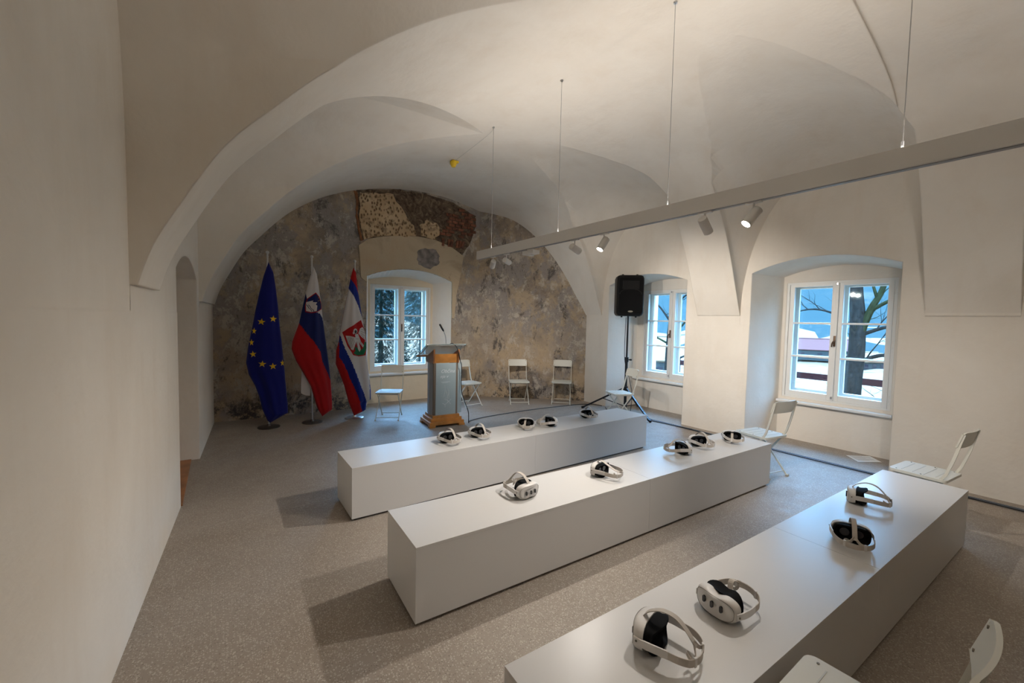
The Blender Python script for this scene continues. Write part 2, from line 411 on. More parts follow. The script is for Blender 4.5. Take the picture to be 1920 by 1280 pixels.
dnv = Vector(dnn); dc = Vector((3.772, 3.9, 0))
def classify(c, n):
    if c.x > 6.62 or c.y > 4.67: return None
    if c.z < .02 and abs(n.z) > .9: return 'floor'
    ondiag = abs((Vector((c.x, c.y, 0))-dc).dot(dnv)) < .02 and abs(n.dot(dnv)) > .95
    onfar = abs(c.y-3.9) < .02 and abs(n.y) > .95
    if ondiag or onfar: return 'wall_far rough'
    if abs(c.y-4.2) < .02 and abs(n.y) > .9: return 'wall_far niche'
    if c.y > 3.905: return 'wall_far'
    if c.y < -6.95: return 'wall_back'
    if c.x > 5.47 and (c.z < 1.9 or c.x > 5.508 or abs(n.x) > .97): return 'wall_right'
    xx = xl(c.y)
    if c.x < xx+.03 and (c.z < 1.8 or abs(n.x) > .97 or c.x < xx-.03): return 'wall_left'
    return 'ceiling'
bmS = B(); bmS.from_mesh(src); bmS.faces.ensure_lookup_table()
groups = {}
for f in bmS.faces:
    k = classify(f.calc_center_median(), f.normal)
    if k: groups.setdefault(k.split()[0], []).append((f.index, 1 if 'rough' in k else 2 if 'niche' in k else 0))
STR = {}
for k, lst in groups.items():
    bm = B(); bm.from_mesh(src); bm.faces.ensure_lookup_table(); keep = dict(lst)
    for f in bm.faces:
        if f.index in keep: f.material_index = keep[f.index]
    bmesh.ops.delete(bm, geom=[f for f in bm.faces if f.index not in keep], context='FACES')
    bmesh.ops.reverse_faces(bm, faces=bm.faces)
    bmesh.ops.triangulate(bm, faces=[f for f in bm.faces if len(f.verts) > 4])
    me = bpy.data.meshes.new(k); bm.to_mesh(me); bm.free()
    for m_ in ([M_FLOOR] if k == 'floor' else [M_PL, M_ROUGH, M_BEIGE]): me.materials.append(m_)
    o = bpy.data.objects.new(k, me); C.objects.link(o); o['kind'] = 'structure'; STR[k] = o
    if k != 'floor':
        me.polygons.foreach_set('use_smooth', [True]*len(me.polygons)); me.set_sharp_from_angle(angle=R(6.5))
bmS.free()
LAB = {'floor': 'grey brown terrazzo screed floor with pale chips', 'ceiling': 'white plastered groin vault ceiling', 'wall_left': 'white plastered wall with doorway niche on the left',
       'wall_right': 'white plastered wall with two deep window niches', 'wall_far': 'weathered bare historic wall with one window niche', 'wall_back': 'white wall behind the viewer'}
for k, o in STR.items(): o['label'] = LAB[k]

# exposed patches on the far wall (each its own thin layer, children of wall_far)
WF = STR['wall_far']
def slab(name, poly, y, th, m, jit=.012, sub=4, label=None, seed=0):
    rnd = random.Random(seed); P = []
    n = len(poly)
    for i in range(n):
        a = Vector(poly[i]); b = Vector(poly[(i+1) % n])
        for k in range(sub):
            p = a.lerp(b, k/sub); P.append((p.x+rnd.uniform(-jit, jit), p.y+rnd.uniform(-jit, jit)))
    bm = B(); prism(bm, P, y, y-th); bmesh.ops.recalc_face_normals(bm, faces=bm.faces)
    o = obj(name, bm, m, WF)
    if label: o['label'] = label
    return o
def pecked():
    m, t, b = nodes('pecked plaster'); g = t.nodes.new('ShaderNodeTexCoord').outputs['Object']
    mp = t.nodes.new('ShaderNodeMapping'); mp.inputs['Scale'].default_value = (1.15, 1, .72); mp.inputs['Rotation'].default_value = (0, R(25), 0); t.links.new(g, mp.inputs[0])
    v = t.nodes.new('ShaderNodeTexVoronoi'); v.inputs['Scale'].default_value = 19; t.links.new(mp.outputs[0], v.inputs['Vector'])
    hole = ramp(t, v.outputs['Distance'], [(.22, 1), (.42, 0)])
    col = ramp(t, noise_n(t, g, 3, 6), [(.3, (.44, .30, .165)), (.7, (.60, .44, .27))])
    col = mix(t, hole, col, (.24, .145, .075))
    sp = t.nodes.new('ShaderNodeSeparateXYZ'); t.links.new(g, sp.inputs[0])
    t.links.new(mix(t, ramp(t, noise_n(t, g, 2.5, 8, .7, 1), [(.36, .8), (.45, 0)]), col, (.17, .11, .06)), b.inputs['Base Color'])
    bu = t.nodes.new('ShaderNodeBump'); bu.invert = True; bu.inputs['Strength'].default_value = .9; bu.inputs['Distance'].default_value = .03
    t.links.new(hole, bu.inputs['Height']); t.links.new(bu.outputs[0], b.inputs['Normal']); b.inputs['Roughness'].default_value = .95
    return m
def smooth_ochre():
    m, t, b = nodes('smooth ochre plaster'); g = t.nodes.new('ShaderNodeTexCoord').outputs['Object']
    col = ramp(t, noise_n(t, g, 1.6, 8, .6, .8), [(.32, (.40, .31, .21)), (.5, (.52, .42, .29)), (.68, (.50, .38, .25))])
    col = mix(t, ramp(t, noise_n(t, g, 4, 10, .75, 1.5), [(.30, .6), (.40, 0)]), col, (.25, .17, .12))
    t.links.new(col, b.inputs['Base Color']); b.inputs['Roughness'].default_value = .93
    bu = t.nodes.new('ShaderNodeBump'); bu.inputs['Strength'].default_value = .4; bu.inputs['Distance'].default_value = .01; t.links.new(noise_n(t, g, 9, 6), bu.inputs['Height']); t.links.new(bu.outputs[0], b.inputs['Normal'])
    return m
def rubble():
    m, t, b = nodes('rubble mortar'); g = t.nodes.new('ShaderNodeTexCoord').outputs['Object']
    n = noise_n(t, g, 6, 12, .75, 2)
    col = ramp(t, n, [(.34, (.03, .022, .016)), (.46, (.13, .085, .055)), (.56, (.22, .155, .10)), (.68, (.40, .29, .18))])
    t.links.new(col, b.inputs['Base Color']); b.inputs['Roughness'].default_value = .95
    bu = t.nodes.new('ShaderNodeBump'); bu.inputs['Strength'].default_value = 1; bu.inputs['Distance'].default_value = .05; t.links.new(n, bu.inputs['Height']); t.links.new(bu.outputs[0], b.inputs['Normal'])
    return m
M_PECK, M_OCH, M_RUB = pecked(), smooth_ochre(), rubble()
M_GREY = mat('grey cement patch', (.22, .195, .18), .95, var=.45, vscale=9, bump=.6, bscale=20)
M_BRICK = mat('red brick', (.20, .075, .042), .9, var=.75, vscale=11, bump=.5, bscale=60)
M_CRACK = mat('raw brick edge', (.22, .09, .035), .95, var=.4, vscale=10)
zt = lambda x: zB(x, 3.9)-.012
def capz(poly): return [(x, min(z, zt(x))) for x, z in poly]
slab('rubble_patch', capz([(1.185, 4.0), (1.481, 4.09), (1.989, 4.17), (2.536, 4.18), (3.131, 4.12), (3.66, 3.92), (3.665, 3.701), (3.553, 3.344), (3.351, 3.061), (3.085, 3.198), (2.722, 3.294), (2.30, 3.31), (1.545, 3.2), (1.234, 3.1)]), 3.899, .010, M_RUB, label='dark rubble masonry showing above the window', seed=1)
slab('pecked_plaster_patch', capz([(1.22, 3.95), (1.5, 4.0), (1.833, 4.04), (2.013, 3.815), (2.264, 3.496), (2.3, 3.303), (1.891, 3.259), (1.545, 3.203), (1.30, 3.13), (1.255, 3.297), (1.215, 3.579), (1.235, 3.774)]), 3.899, .030, M_PECK, .018, label='ochre plaster pecked with pick marks', seed=2)
slab('plaster_patch', [(2.42, 3.33), (2.72, 3.31), (2.83, 3.45), (2.78, 3.62), (2.55, 3.66), (2.40, 3.55)], 3.899, .030, M_PECK, .02, seed=9)
slab('torn_plaster_edge', capz([(1.13, 4.0), (1.185, 3.97), (1.213, 3.774), (1.195, 3.579), (1.234, 3.297), (1.291, 3.111), (1.253, 3.087), (1.196, 3.291), (1.167, 3.527), (1.176, 3.767)]), 3.899, .014, M_CRACK, .008, label='torn reddish edge of the plaster', seed=3)
band = [(1.215, 3.004), (1.388, 3.143), (1.685, 3.231), (1.996, 3.283), (2.377, 3.313), (2.722, 3.294), (3.085, 3.198), (3.377, 3.041), (3.33, 2.7), (3.22, 2.2), (3.18, 1.7), (3.127, 1.72)]
arc = [(p[0], p[1]) for p in arch_pts(1.366, 3.124, 2.47, 2.656, 2.2, 14)][::-1][1:-1]
band = band+arc+[(1.366, 2.35), (1.26, 2.42), (1.24, 2.7)]
slab('window_arch_band', band, 3.899, .026, M_OCH, .004, 2, label='smooth ochre plaster band arching over the far window', seed=4)
slab('cement_patch', [(2.358, 3.038), (2.493, 3.10), (2.724, 3.11), (2.821, 2.982), (2.812, 2.80), (2.613, 2.70), (2.384, 2.76), (2.326, 2.877)], 3.874, .006, M_GREY, .014, label='rough grey cement patch over the far window', seed=5)
# bare bricks at the right of the patch: radial over the arch, a few hundred small pieces joined
bm = B(); rnd = random.Random(5)
def inpoly(p, P):
    c = False; j = len(P)-1
    for i in range(len(P)):
        if (P[i][1] > p[1]) != (P[j][1] > p[1]) and p[0] < (P[j][0]-P[i][0])*(p[1]-P[i][1])/(P[j][1]-P[i][1])+P[i][0]: c = not c
        j = i
    return c
bp = [(2.62, 3.32), (3.085, 3.215), (3.34, 3.09), (3.54, 3.36), (3.65, 3.72), (3.64, 3.9), (3.2, 4.05), (2.95, 4.05), (3.05, 3.75), (2.85, 3.5)]
row = 0; z = 3.1
while z < 4.15:
    x = 2.3+(row % 2)*.07
    while x < 3.7:
        if inpoly((x, z), bp) and z < zt(x)-.05 and rnd.random() < .74:
            ang = (x-2.9)*.55 if z < 3.45 else rnd.uniform(-.08, .08)
            if z < 3.42:
                box(bm, (x, 3.885, z), (.052, .035+rnd.uniform(-.01, .01), .15), Matrix.Rotation(ang+rnd.uniform(-.06, .06), 4, 'Y'))
            else:
                box(bm, (x, 3.885, z), (.125, .03+rnd.uniform(-.012, .012), .052), Matrix.Rotation(rnd.uniform(-.07, .07), 4, 'Y'))
        x += .066 if z < 3.42 else .145
    z += .17 if z < 3.42 else .068; row += 1
bo = obj('brick_field', bm, M_BRICK, WF, kind='stuff'); bo['label'] = 'small bare red bricks showing above the window arch'

# ------------------------------------------------------------------ floor trims, threshold, paper
bm = B(); box(bm, (5.31, -2.9, .002), (.045, 8.2, .006)); t1 = obj('trim_1', bm, M_GROOVE); t1['kind'] = 'structure'; t1['label'] = 'dark slot strip in the floor along the window wall'
bm = B(); box(bm, (5.285, -2.9, .005), (.008, 8.2, .010)); o = obj('metal_edge', bm, M_EDGE, t1); o['label'] = 'bright metal edge'
bm = B(); box(bm, (5.338, -2.9, .005), (.006, 8.2, .010)); obj('metal_edge', bm, M_EDGE, t1)
th = empty('door_1', (0, 0, 0)); th['kind'] = 'structure'; th['label'] = 'oak board threshold of the doorway'
for i in range(5):
    bm = B(); x1 = -1.16-i*.152; box(bm, (x1-.075, 1.27, .004), (.149, 1.40, .02), bevel=.002)
    obj('plank', bm, M_PLANK, th)
def joint(a, b, wd=.006):
    a = Vector(a); b = Vector(b); d = b-a; bm = B(); box(bm, (a+b)/2+Vector((0, 0, .0005)), (d.length, wd, .002), Matrix.Rotation(math.atan2(d.y, d.x), 4, 'Z'))
    return bm
M_JOINT = mat('floor joint', (.42, .37, .32), .7)
bmj = joint((-1.22, 0.02, 0), (-.05, .03, 0)); o = obj('floor_joint', bmj, M_JOINT, STR['floor'])
bm = B()
paper_c = [(5.9, -2.15), (5.70, -2.33), (5.95, -2.50), (6.13, -2.34)]
prism(bm, paper_c, .002, .004, 'Z'); bmesh.ops.recalc_face_normals(bm, faces=bm.faces)
pp = obj('paper_sheet', bm, M_PAPER); tag(pp, 'white printed paper sheet lying on the floor of the window niche', 'paper')
bm = B()
for i in range(7):
    a = Vector((5.9, -2.15, .0046)).lerp(Vector((5.70, -2.33, .0046)), .12+.11*i); b = Vector((6.13, -2.34, .0046)).lerp(Vector((5.95, -2.50, .0046)), .12+.11*i)
    p = a.lerp(b, .1); q = a.lerp(b, .88 if i % 3 else .6); d = q-p
    box(bm, (p+q)/2, (d.length, .006, .0006), Matrix.Rotation(math.atan2(d.y, d.x), 4, 'Z'))
obj('printed_lines', bm, M_INK, pp)

# ------------------------------------------------------------------ windows
def window(name, label, loc, rz, sillw, sillc=0):
    """local x across, z up, y outward"""
    t = empty(name, loc, rz); t['kind'] = 'structure'; t['label'] = label
    W0, Z0, Z1 = .65, .60, 2.37
    def frame(y0, y1, hw, z0, z1, b, nm, m=M_WIN, par=t):
        bm = B(); yc = (y0+y1)/2; d = y1-y0
        box(bm, (-hw+b/2, yc, (z0+z1)/2), (b, d, z1-z0), bevel=.004); box(bm, (hw-b/2, yc, (z0+z1)/2), (b, d, z1-z0), bevel=.004)
        box(bm, (0, yc, z1-b/2), (2*hw-2*b, d, b), bevel=.004); box(bm, (0, yc, z0+b/2), (2*hw-2*b, d, b), bevel=.004)
        return obj(nm, bm, m, par)
    frame(-.03, .05, W0, Z0, Z1, .055, 'window_frame')
    bars = (1.747, 1.256)
    def casement(sx, y, inner):
        x0, x1 = (.008, .592) if sx > 0 else (-.592, -.008)
        if not inner: x0, x1 = x0+.012*(1 if sx > 0 else -1)*0, x1
        z0, z1 = (.655, 2.318) if inner else (.68, 2.30)
        b = .058 if inner else .065; d = .045; xc = (x0+x1)/2; hw = (x1-x0)/2
        bm = B()
        for s in (-1, 1): box(bm, (xc+s*(hw-b/2), y, (z0+z1)/2), (b, d, z1-z0), bevel=.005)
        box(bm, (xc, y, z1-.02), (2*hw-2*b, d, .04), bevel=.004); box(bm, (xc, y, z0+.04), (2*hw-2*b, d, .08), bevel=.004)
        c = obj('casement', bm, M_WIN, t)
        for zb in bars:
            bm = B(); box(bm, (xc, y, zb), (2*hw-2*b, .03, .026), bevel=.004); obj('glazing_bar', bm, M_WIN, c)
        zz = [z0+.08, bars[1], bars[0], z1-.04]
        for a, b_ in zip(zz, zz[1:]):
            bm = B(); box(bm, (xc, y+.004, (a+b_)/2), (2*hw-2*b, .004, b_-a-.02)); obj('pane', bm, M_GLASS, c)
        if inner:
            for zh in (.78, 1.48, 2.18):
                bm = B(); cyl(bm, (sx*.602, y-.028, zh-.045), (sx*.602, y-.028, zh+.045), .008, n=8); obj('hinge', bm, M_WIN, c)
        return c
    for sx in (-1, 1): casement(sx, 0, True)
    for sx in (-1, 1): casement(sx, .17, False)
    bm = B(); box(bm, (0, -.034, 1.486), (.034, .03, 1.66), bevel=.006); obj('meeting_rail', bm, M_WIN, t)
    bm = B()
    for s in (-1, 1): box(bm, (s*.61, .17, 1.49), (.04, .05, 1.7))
    box(bm, (0, .17, 2.325), (1.24, .05, .05)); box(bm, (0, .17, .655), (1.24, .05, .055)); box(bm, (0, .3, .625), (1.26, .4, .02))
    obj('outer_frame', bm, M_WIN, t)
    h = B(); box(h, (0, -.053, 1.5), (.028, .012, .15), bevel=.005); cyl(h, (0, -.06, 1.5), (0, -.085, 1.5), .009, n=10)
    tube(h, smoothpts([(0, -.085, 1.5), (-.012, -.093, 1.47), (-.018, -.09, 1.42)], 4), .009, 8)
    o = obj('window_handle', h, M_BROWN, t, 40); o['label'] = 'bronze espagnolette handle'
    bm = B()
    for z in (.70, 2.3): box(bm, (0, -.055, z), (.022, .012, .03), bevel=.002)
    obj('latch', bm, M_STEEL, t)
    bm = B(); box(bm, (sillc, -.06, .573), (sillw, .15, .035), bevel=.008); box(bm, (sillc, -.02, .545), (sillw-.02, .04, .03)); obj('window_sill', bm, M_WIN, t)
    return t
window('window_1', 'white double window with six panes in the weathered far wall', (2.15, 4.235, 0), 0, 1.36)
window('window_2', 'white double window in the window wall behind the loudspeaker', (6.205, .72, 0), R(-90), 1.50, -.04)
window('window_3', 'white double window in the window wall with a tree outside', (6.205, -1.87, 0), R(-90), 1.34)

# ------------------------------------------------------------------ benches
def bench(loc, rz, Ln, label, seams):
    t = empty('display_bench', (loc[0], loc[1], 0), rz); tag(t, label, 'bench', 'long white display benches')
    W = .5166; H = .45
    bm = B(); box(bm, (Ln/2, -W/2, .01), (Ln-.05, W-.05, .02)); o = obj('plinth', bm, M_PLINTH, t)
    xs = [0]+seams+[Ln]
    for a, b in zip(xs, xs[1:]):
        bm = B(); box(bm, ((a+b)/2, -W/2, .02+(H-.018-.02)/2), (b-a-.0012, W-.002, H-.038)); obj('cabinet_body', bm, M_BENCH, t)
        bm = B(); box(bm, ((a+b)/2, -W/2, H-.009), (b-a-.0016, W, .018), bevel=.0012); obj('top_panel', bm, M_BENCH, t)
    return t
bench((0, 0), 0, 3.858, 'white display bench at the back, nearest the lectern', [1.93])
bench((-.0012, -1.4083), -.0341, 3.915, 'middle one of the three long white display benches', [1.95])
bench((-.0503, -2.8231), -.0349, 3.945, 'front white display bench, closest to the camera', [1.97])

# ------------------------------------------------------------------ folding chairs
def make_chair():
    t = empty('folding_chair')
    SW, SD, SZ = .40, .37, .46
    def rrect(hx, y0, y1, r, n=5):
        P = []
        for cx, cy, a0 in ((hx-r, y1-r, 0), (-hx+r, y1-r, 90), (-hx+r, y0+r, 180), (hx-r, y0+r, 270)):
            for k in range(n+1): a = R(a0+90*k/n); P.append((cx+r*math.cos(a), cy+r*math.sin(a)))
        return P
    bm = B(); prism(bm, rrect(SW/2, -SD/2, SD/2, .035), SZ-.022, SZ, 'Z'); seat = obj('seat', bm, M_CHAIR, t, 30)
    for k in range(4):
        bm = B(); box(bm, (0, -.11+k*.073, SZ+.001), (SW-.09, .005, .002)); obj('groove', bm, mat_groove, seat)
    bm = B()
    for sx in (-1, 1):
        for y in (-.14, 0.02, .14): cyl(bm, (sx*(SW/2-.03), y, SZ), (sx*(SW/2-.03), y, SZ+.003), .005, n=8)
    obj('rivets', bm, M_RIVET, seat, kind='stuff')
    # backrest: curved panel
    bm = B(); n = 12; rows = []
    for i in range(n+1):
        s = -1+2*i/n; x = s*.195; cy = .03*s*s
        col = []
        for j, zz in enumerate((.74, .75, .80, .865, .875)):
            sh = .012 if abs(s) > .95 and j in (0, 4) else 0
            zc = zz+(sh if j == 0 else -sh); yy = .262-cy*.8+(zz-.8)*.28
            col.append((x, yy, zc))
        rows.append(col)
    th = .012
    V = [[[bm.verts.new((p[0], p[1]+q, p[2])) for p in c] for c in rows] for q in (-th/2, th/2)]
    for q in (0, 1):
        for i in range(n):
            for j in range(4):
                f = (V[q][i][j], V[q][i+1][j], V[q][i+1][j+1], V[q][i][j+1]); bm.faces.new(f if q == 0 else f[::-1])
    for i in range(n):
        for j in (0, 4): bm.faces.new((V[0][i][j], V[1][i][j], V[1][i+1][j], V[0][i+1][j]))
    for j in range(4):
        for i in (0, n): bm.faces.new((V[0][i][j], V[0][i][j+1], V[1][i][j+1], V[1][i][j]))
    back = obj('backrest', bm, M_CHAIR, t, 40)
    bm = B()
    for sx in (-1, 1):
        for z in (.765, .85): cyl(bm, (sx*.17, .2345+(z-.8)*.28, z), (sx*.17, .2400+(z-.8)*.28, z), .0055, n=8)
    obj('rivets', bm, M_RIVET, back, kind='stuff')
    for sx in (-1, 1):
        x = sx*.185
        pts = smoothpts([(x, .262, .86), (x, .243, .78), (x, .222, .68), (x, .19, .56), (x, .155, .47), (x, .02, .28), (x, -.20, .012)], 3)
        bm = B(); ribbon(bm, pts, (0, 1, .1), .020, .011); tube(bm, [(x, -.195, .012), (x, -.225, .012)], .012, 8); obj('front_leg', bm, M_CHAIR, t)
        x2 = sx*.165
        bm = B(); ribbon(bm, [(x2, -.15, .44), (x2, .0, .265), (x2, .21, .012)], (0, 1, .1), .018, .011); tube(bm, [(x2, .205, .012), (x2, .235, .012)], .012, 8); obj('rear_leg', bm, M_CHAIR, t)
        bm = B(); ribbon(bm, [(x2, -.16, .43), (x2, .16, .43)], (0, 0, 1), .018, .008); obj('seat_rail', bm, M_CHAIR, t)
    bm = B(); tube(bm, [(-.185, -.175, .045), (.185, -.175, .045)], .006, 8); obj('stretcher', bm, M_CHAIR, t)
    bm = B(); tube(bm, [(-.165, .175, .05), (.165, .175, .05)], .006, 8); obj('stretcher', bm, M_CHAIR, t)
    bm = B(); tube(bm, [(-.165, -.15, .425), (.165, -.15, .425)], .006, 8); obj('stretcher', bm, M_CHAIR, t)
    return t
mat_groove = mat('seat groove', (.56, .56, .52), .5)
chair0 = make_chair()
chairs = [
 ((1.46, 2.86), (-.5, -.86), 'cream folding chair in front of the far window, between flag and lectern'),
 ((3.13, 3.13), (.12, -.99), 'cream folding chair half hidden behind the lectern at its right'),
 ((4.15, 2.84), (-.47, -.88), 'cream folding chair against the weathered wall, left one of the pair right of the lectern'),
 ((4.92, 2.38), (-.70, -.71), 'cream folding chair against the weathered wall, next to the corner with the window wall'),
 ((4.92, .86), (-.93, .36), 'cream folding chair right in front of the black loudspeaker tripod'),
 ((4.24, -1.80), (.17, .985), 'cream folding chair beside the right end of the middle bench'),
 ((4.17, -3.18), (.10, .995), 'cream folding chair beside the right end of the front bench'),
 ((.735, -3.605), (.0, 1), 'cream folding chair nearest the camera, cut by the bottom edge'),
]
for i, (c, d, lab) in enumerate(chairs):
    o = chair0 if i == 0 else copy_tree(chair0)
    o.location = (c[0], c[1], 0); o.rotation_euler = (0, 0, math.atan2(d[0], -d[1]))
    tag(o, lab, 'chair', 'cream folding chairs around the room')

# ------------------------------------------------------------------ VR headsets
def sup_ring(hx, hz, y, n=28, e=3.2, nose=0, dx=0):
    P = []
    for k in range(n):
        a = 2*math.pi*k/n; c, s = math.cos(a), math.sin(a)
        x = hx*abs(c)**(2/e)*(1 if c >= 0 else -1); z = hz*abs(s)**(2/e)*(1 if s >= 0 else -1)
        if z < 0 and nose: z += nose*math.exp(-(x/.025)**2)
        P.append((x+dx, y-(x*x)*0.0, z))
    return P
def make_headset(top='up'):
    """visor looks towards -y, rests on z=0"""
    t = empty('vr_headset'); h = .050
    def curve(P, k): return [(x, y+k*x*x, z+h) for x, y, z in P]
    rings = [curve(sup_ring(.078, .036, -.040, 48, e=3, nose=.005), 2.6), curve(sup_ring(.088, .044, -.037, 48, e=3, nose=.010), 2.6), curve(sup_ring(.093, .049, -.028, 48, nose=.014), 2.5),
             curve(sup_ring(.094, .050, -.006, 48, nose=.016), 1.5), curve(sup_ring(.092, .049, .012, 48, nose=.016), 1)]
    bm = loft(rings); obj('visor_shell', bm, M_HS, t, 50)
    bm = B(); P = [Vector(p) for p in curve(sup_ring(.087, .043, -.0385, 48, e=3), 2.6)]; P.append(P[0]); tube(bm, P, .0009, 5); o = obj('faceplate_seam', bm, M_RIVET, t)
    for i, x in enumerate((-.040, 0, .040)):
        bm = B(); pl = []
        for k in range(16):
            a = 2*math.pi*k/16; c, s = math.cos(a), math.sin(a); pl.append((x+.0065*c, (.0075 if s > 0 else -.0075)+.0065*s))
        y = -.0425+2.6*x*x
        prism(bm, [(p[0], p[1]+h-.004) for p in pl], y-.0015, y+.006); bmesh.ops.recalc_face_normals(bm, faces=bm.faces)
        obj('camera_window', bm, M_LENS, t)
    # face foam: hollow flared ring
    bm = B(); R_ = []
    for hx, hz, y, c_ in ((.086, .045, .008, 1), (.084, .046, .03, .8), (.086, .050, .060, -3.0), (.088, .053, .075, -4.2), (.080, .046, .076, -4.2), (.070, .036, .055, -3), (.066, .032, .022, 0)):
        R_.append([bm.verts.new(p) for p in curve(sup_ring(hx, hz, y, nose=.016 if y > .02 else 0), c_)])
    for a, b in zip(R_, R_[1:]):
        for k in range(28): bm.faces.new((a[k], a[(k+1) % 28], b[(k+1) % 28], b[k]))
    bm.faces.new(R_[-1]); bm.faces.new(R_[0][::-1]); obj('face_cushion', bm, M_FOAM, t, 60)
    for sx in (-1, 1):
        bm = B(); cyl(bm, (sx*.032, .026, h), (sx*.032, .034, h), .023, n=20); o = obj('lens', bm, M_LENS, t)
        bm = B(); ribbon(bm, smoothpts([(sx*.095, -.012, h+.004), (sx*.099, .02, h+.005), (sx*.098, .07, h+.008), (sx*.092, .115, h+.008)], 4), (0, 0, 1), [.026]*5+[.030]*8, .0055); obj('side_arm', bm, M_HS, t)
        bm = B(); cyl(bm, (sx*.0975, .0, h+.006), (sx*.1025, .0, h+.006), .004, n=10); obj('pivot', bm, M_RIVET, t)
    bm = B()
    P = smoothpts([(.094, .105, h+.008), (.088, .15, h+.006), (.066, .185, h), (.03, .200, h-.004), (0, .204, h-.006), (-.03, .2, h-.004), (-.066, .185, h), (-.088, .15, h+.006), (-.094, .105, h+.008)], 4)
    ribbon(bm, P, (0, 0, 1), .028, .003); obj('head_strap', bm, M_STRAP, t)
    for sx in (-1, 1):
        bm = B(); box(bm, (sx*.045, .1955, h-.002), (.012, .008, .034), Matrix.Rotation(R(-sx*22), 4, 'Z'), bevel=.001)
        obj('strap_slider', bm, M_HS, t)
    bm = B()
    if top == 'up':
        P = smoothpts([(0, -.012, h+.048), (0, .012, h+.075), (0, .06, h+.098), (0, .11, h+.095), (0, .15, h+.065), (0, .185, h+.022)], 5)
    elif top == 'side':
        P = smoothpts([(0, -.012, h+.048), (.004, .01, h+.066), (.025, .05, h+.078), (.03, .10, h+.062), (.01, .15, h+.03), (0, .19, h+.018)], 5)
    else:
        P = smoothpts([(0, -.0, h+.045), (0, .03, h+.052), (.01, .07, h+.035), (.02, .11, h-.01), (.03, .14, h-.04), (.02, .185, h-.02)], 5)
    ribbon(bm, P, (1, 0, 0), .023, .003); obj('top_strap', bm, M_STRAP, t)
    for sx in (-1, 1):
        bm = B(); q = P[-3]
        ribbon(bm, smoothpts([q, (sx*.02, .188, h+.012 if top != 'down' else h-.02), (sx*.042, .197, h+.006)], 4), (0, 0, 1), .014, .003); obj('strap_fork', bm, M_STRAP, t)
    # loose velcro tail
    bm = B(); ribbon(bm, smoothpts([(.05, .185, h-.004), (.04, .165, h+.008), (.022, .16, h+.0), (.016, .172, h-.018), (.03, .185, h-.02)], 4), (0, 0, 1), .014, .002); obj('strap_tail', bm, M_STRAP, t)
    return t
protos = {k: make_headset(k) for k in ('up', 'side', 'down')}
used = set()
HS = [
 ('up', (1.0, -.29), (-.08, 1), .45, 'white headset on the back bench, leftmost of its five headsets'),
 ('up', (1.36, -.28), (-.02, 1), .45, 'white headset on the back bench, second from the left end'),
 ('down', (2.02, -.22), (.55, .83), .45, 'white headset on the back bench touching its right neighbour, the left one of the two'),
 ('side', (2.30, -.27), (.95, -.1), .45, 'white headset on the back bench touching its left neighbour, the right one of the two'),
 ('up', (3.02, -.24), (.30, .95), .45, 'white headset on the back bench, rightmost, near the speaker tripod'),
 ('up', (.88, -1.66), (.10, -.99), .45, 'white headset on the middle bench with its top strap standing high, facing the viewer'),
 ('side', (1.66, -1.76), (-.19, .98), .45, 'white headset alone near the middle of the middle bench'),
 ('side', (2.72, -1.72), (.9, -.35), .45, 'white headset on the middle bench, left one of the three at its right end'),
 ('up', (3.12, -1.72), (.36, .93), .45, 'white headset on the middle bench, centre one of the three at its right end'),
 ('down', (3.60, -1.80), (.75, .65), .45, 'white headset on the middle bench, last one beside the chair'),
 ('up', (2.85, -3.11), (-.15, .99), .45, 'white headset at the far right end of the front bench'),
 ('up', (2.08, -3.24), (.93, .35), .45, 'white headset on the front bench seen from behind with its strap across'),
 ('down', (.93, -3.12), (-.97, .12), .45, 'white headset on the front bench facing the viewer with three dark camera slots'),
 ('up', (.50, -3.10), (-.25, .97), .45, 'white headset nearest the camera at the left end of the front bench'),
]
for k, c, d, z, lab in HS:
    o = copy_tree(protos[k]) if k in used else protos[k]; used.add(k)
    o.location = (c[0], c[1], z+.0005); o.rotation_euler = (0, 0, math.atan2(d[0], -d[1]))
    # shift so that the visor-strap centre sits on the spot
    v = Vector((d[0], d[1], 0)).normalized(); o.location += v*.07
    if 'three dark camera slots' in lab:      # lies upside down, nose cut-out upwards
        o.rotation_euler = (0, math.pi, math.atan2(d[0], -d[1])); o.location.z = z+.1035
    tag(o, lab, 'headset', 'headsets laid out on the benches')

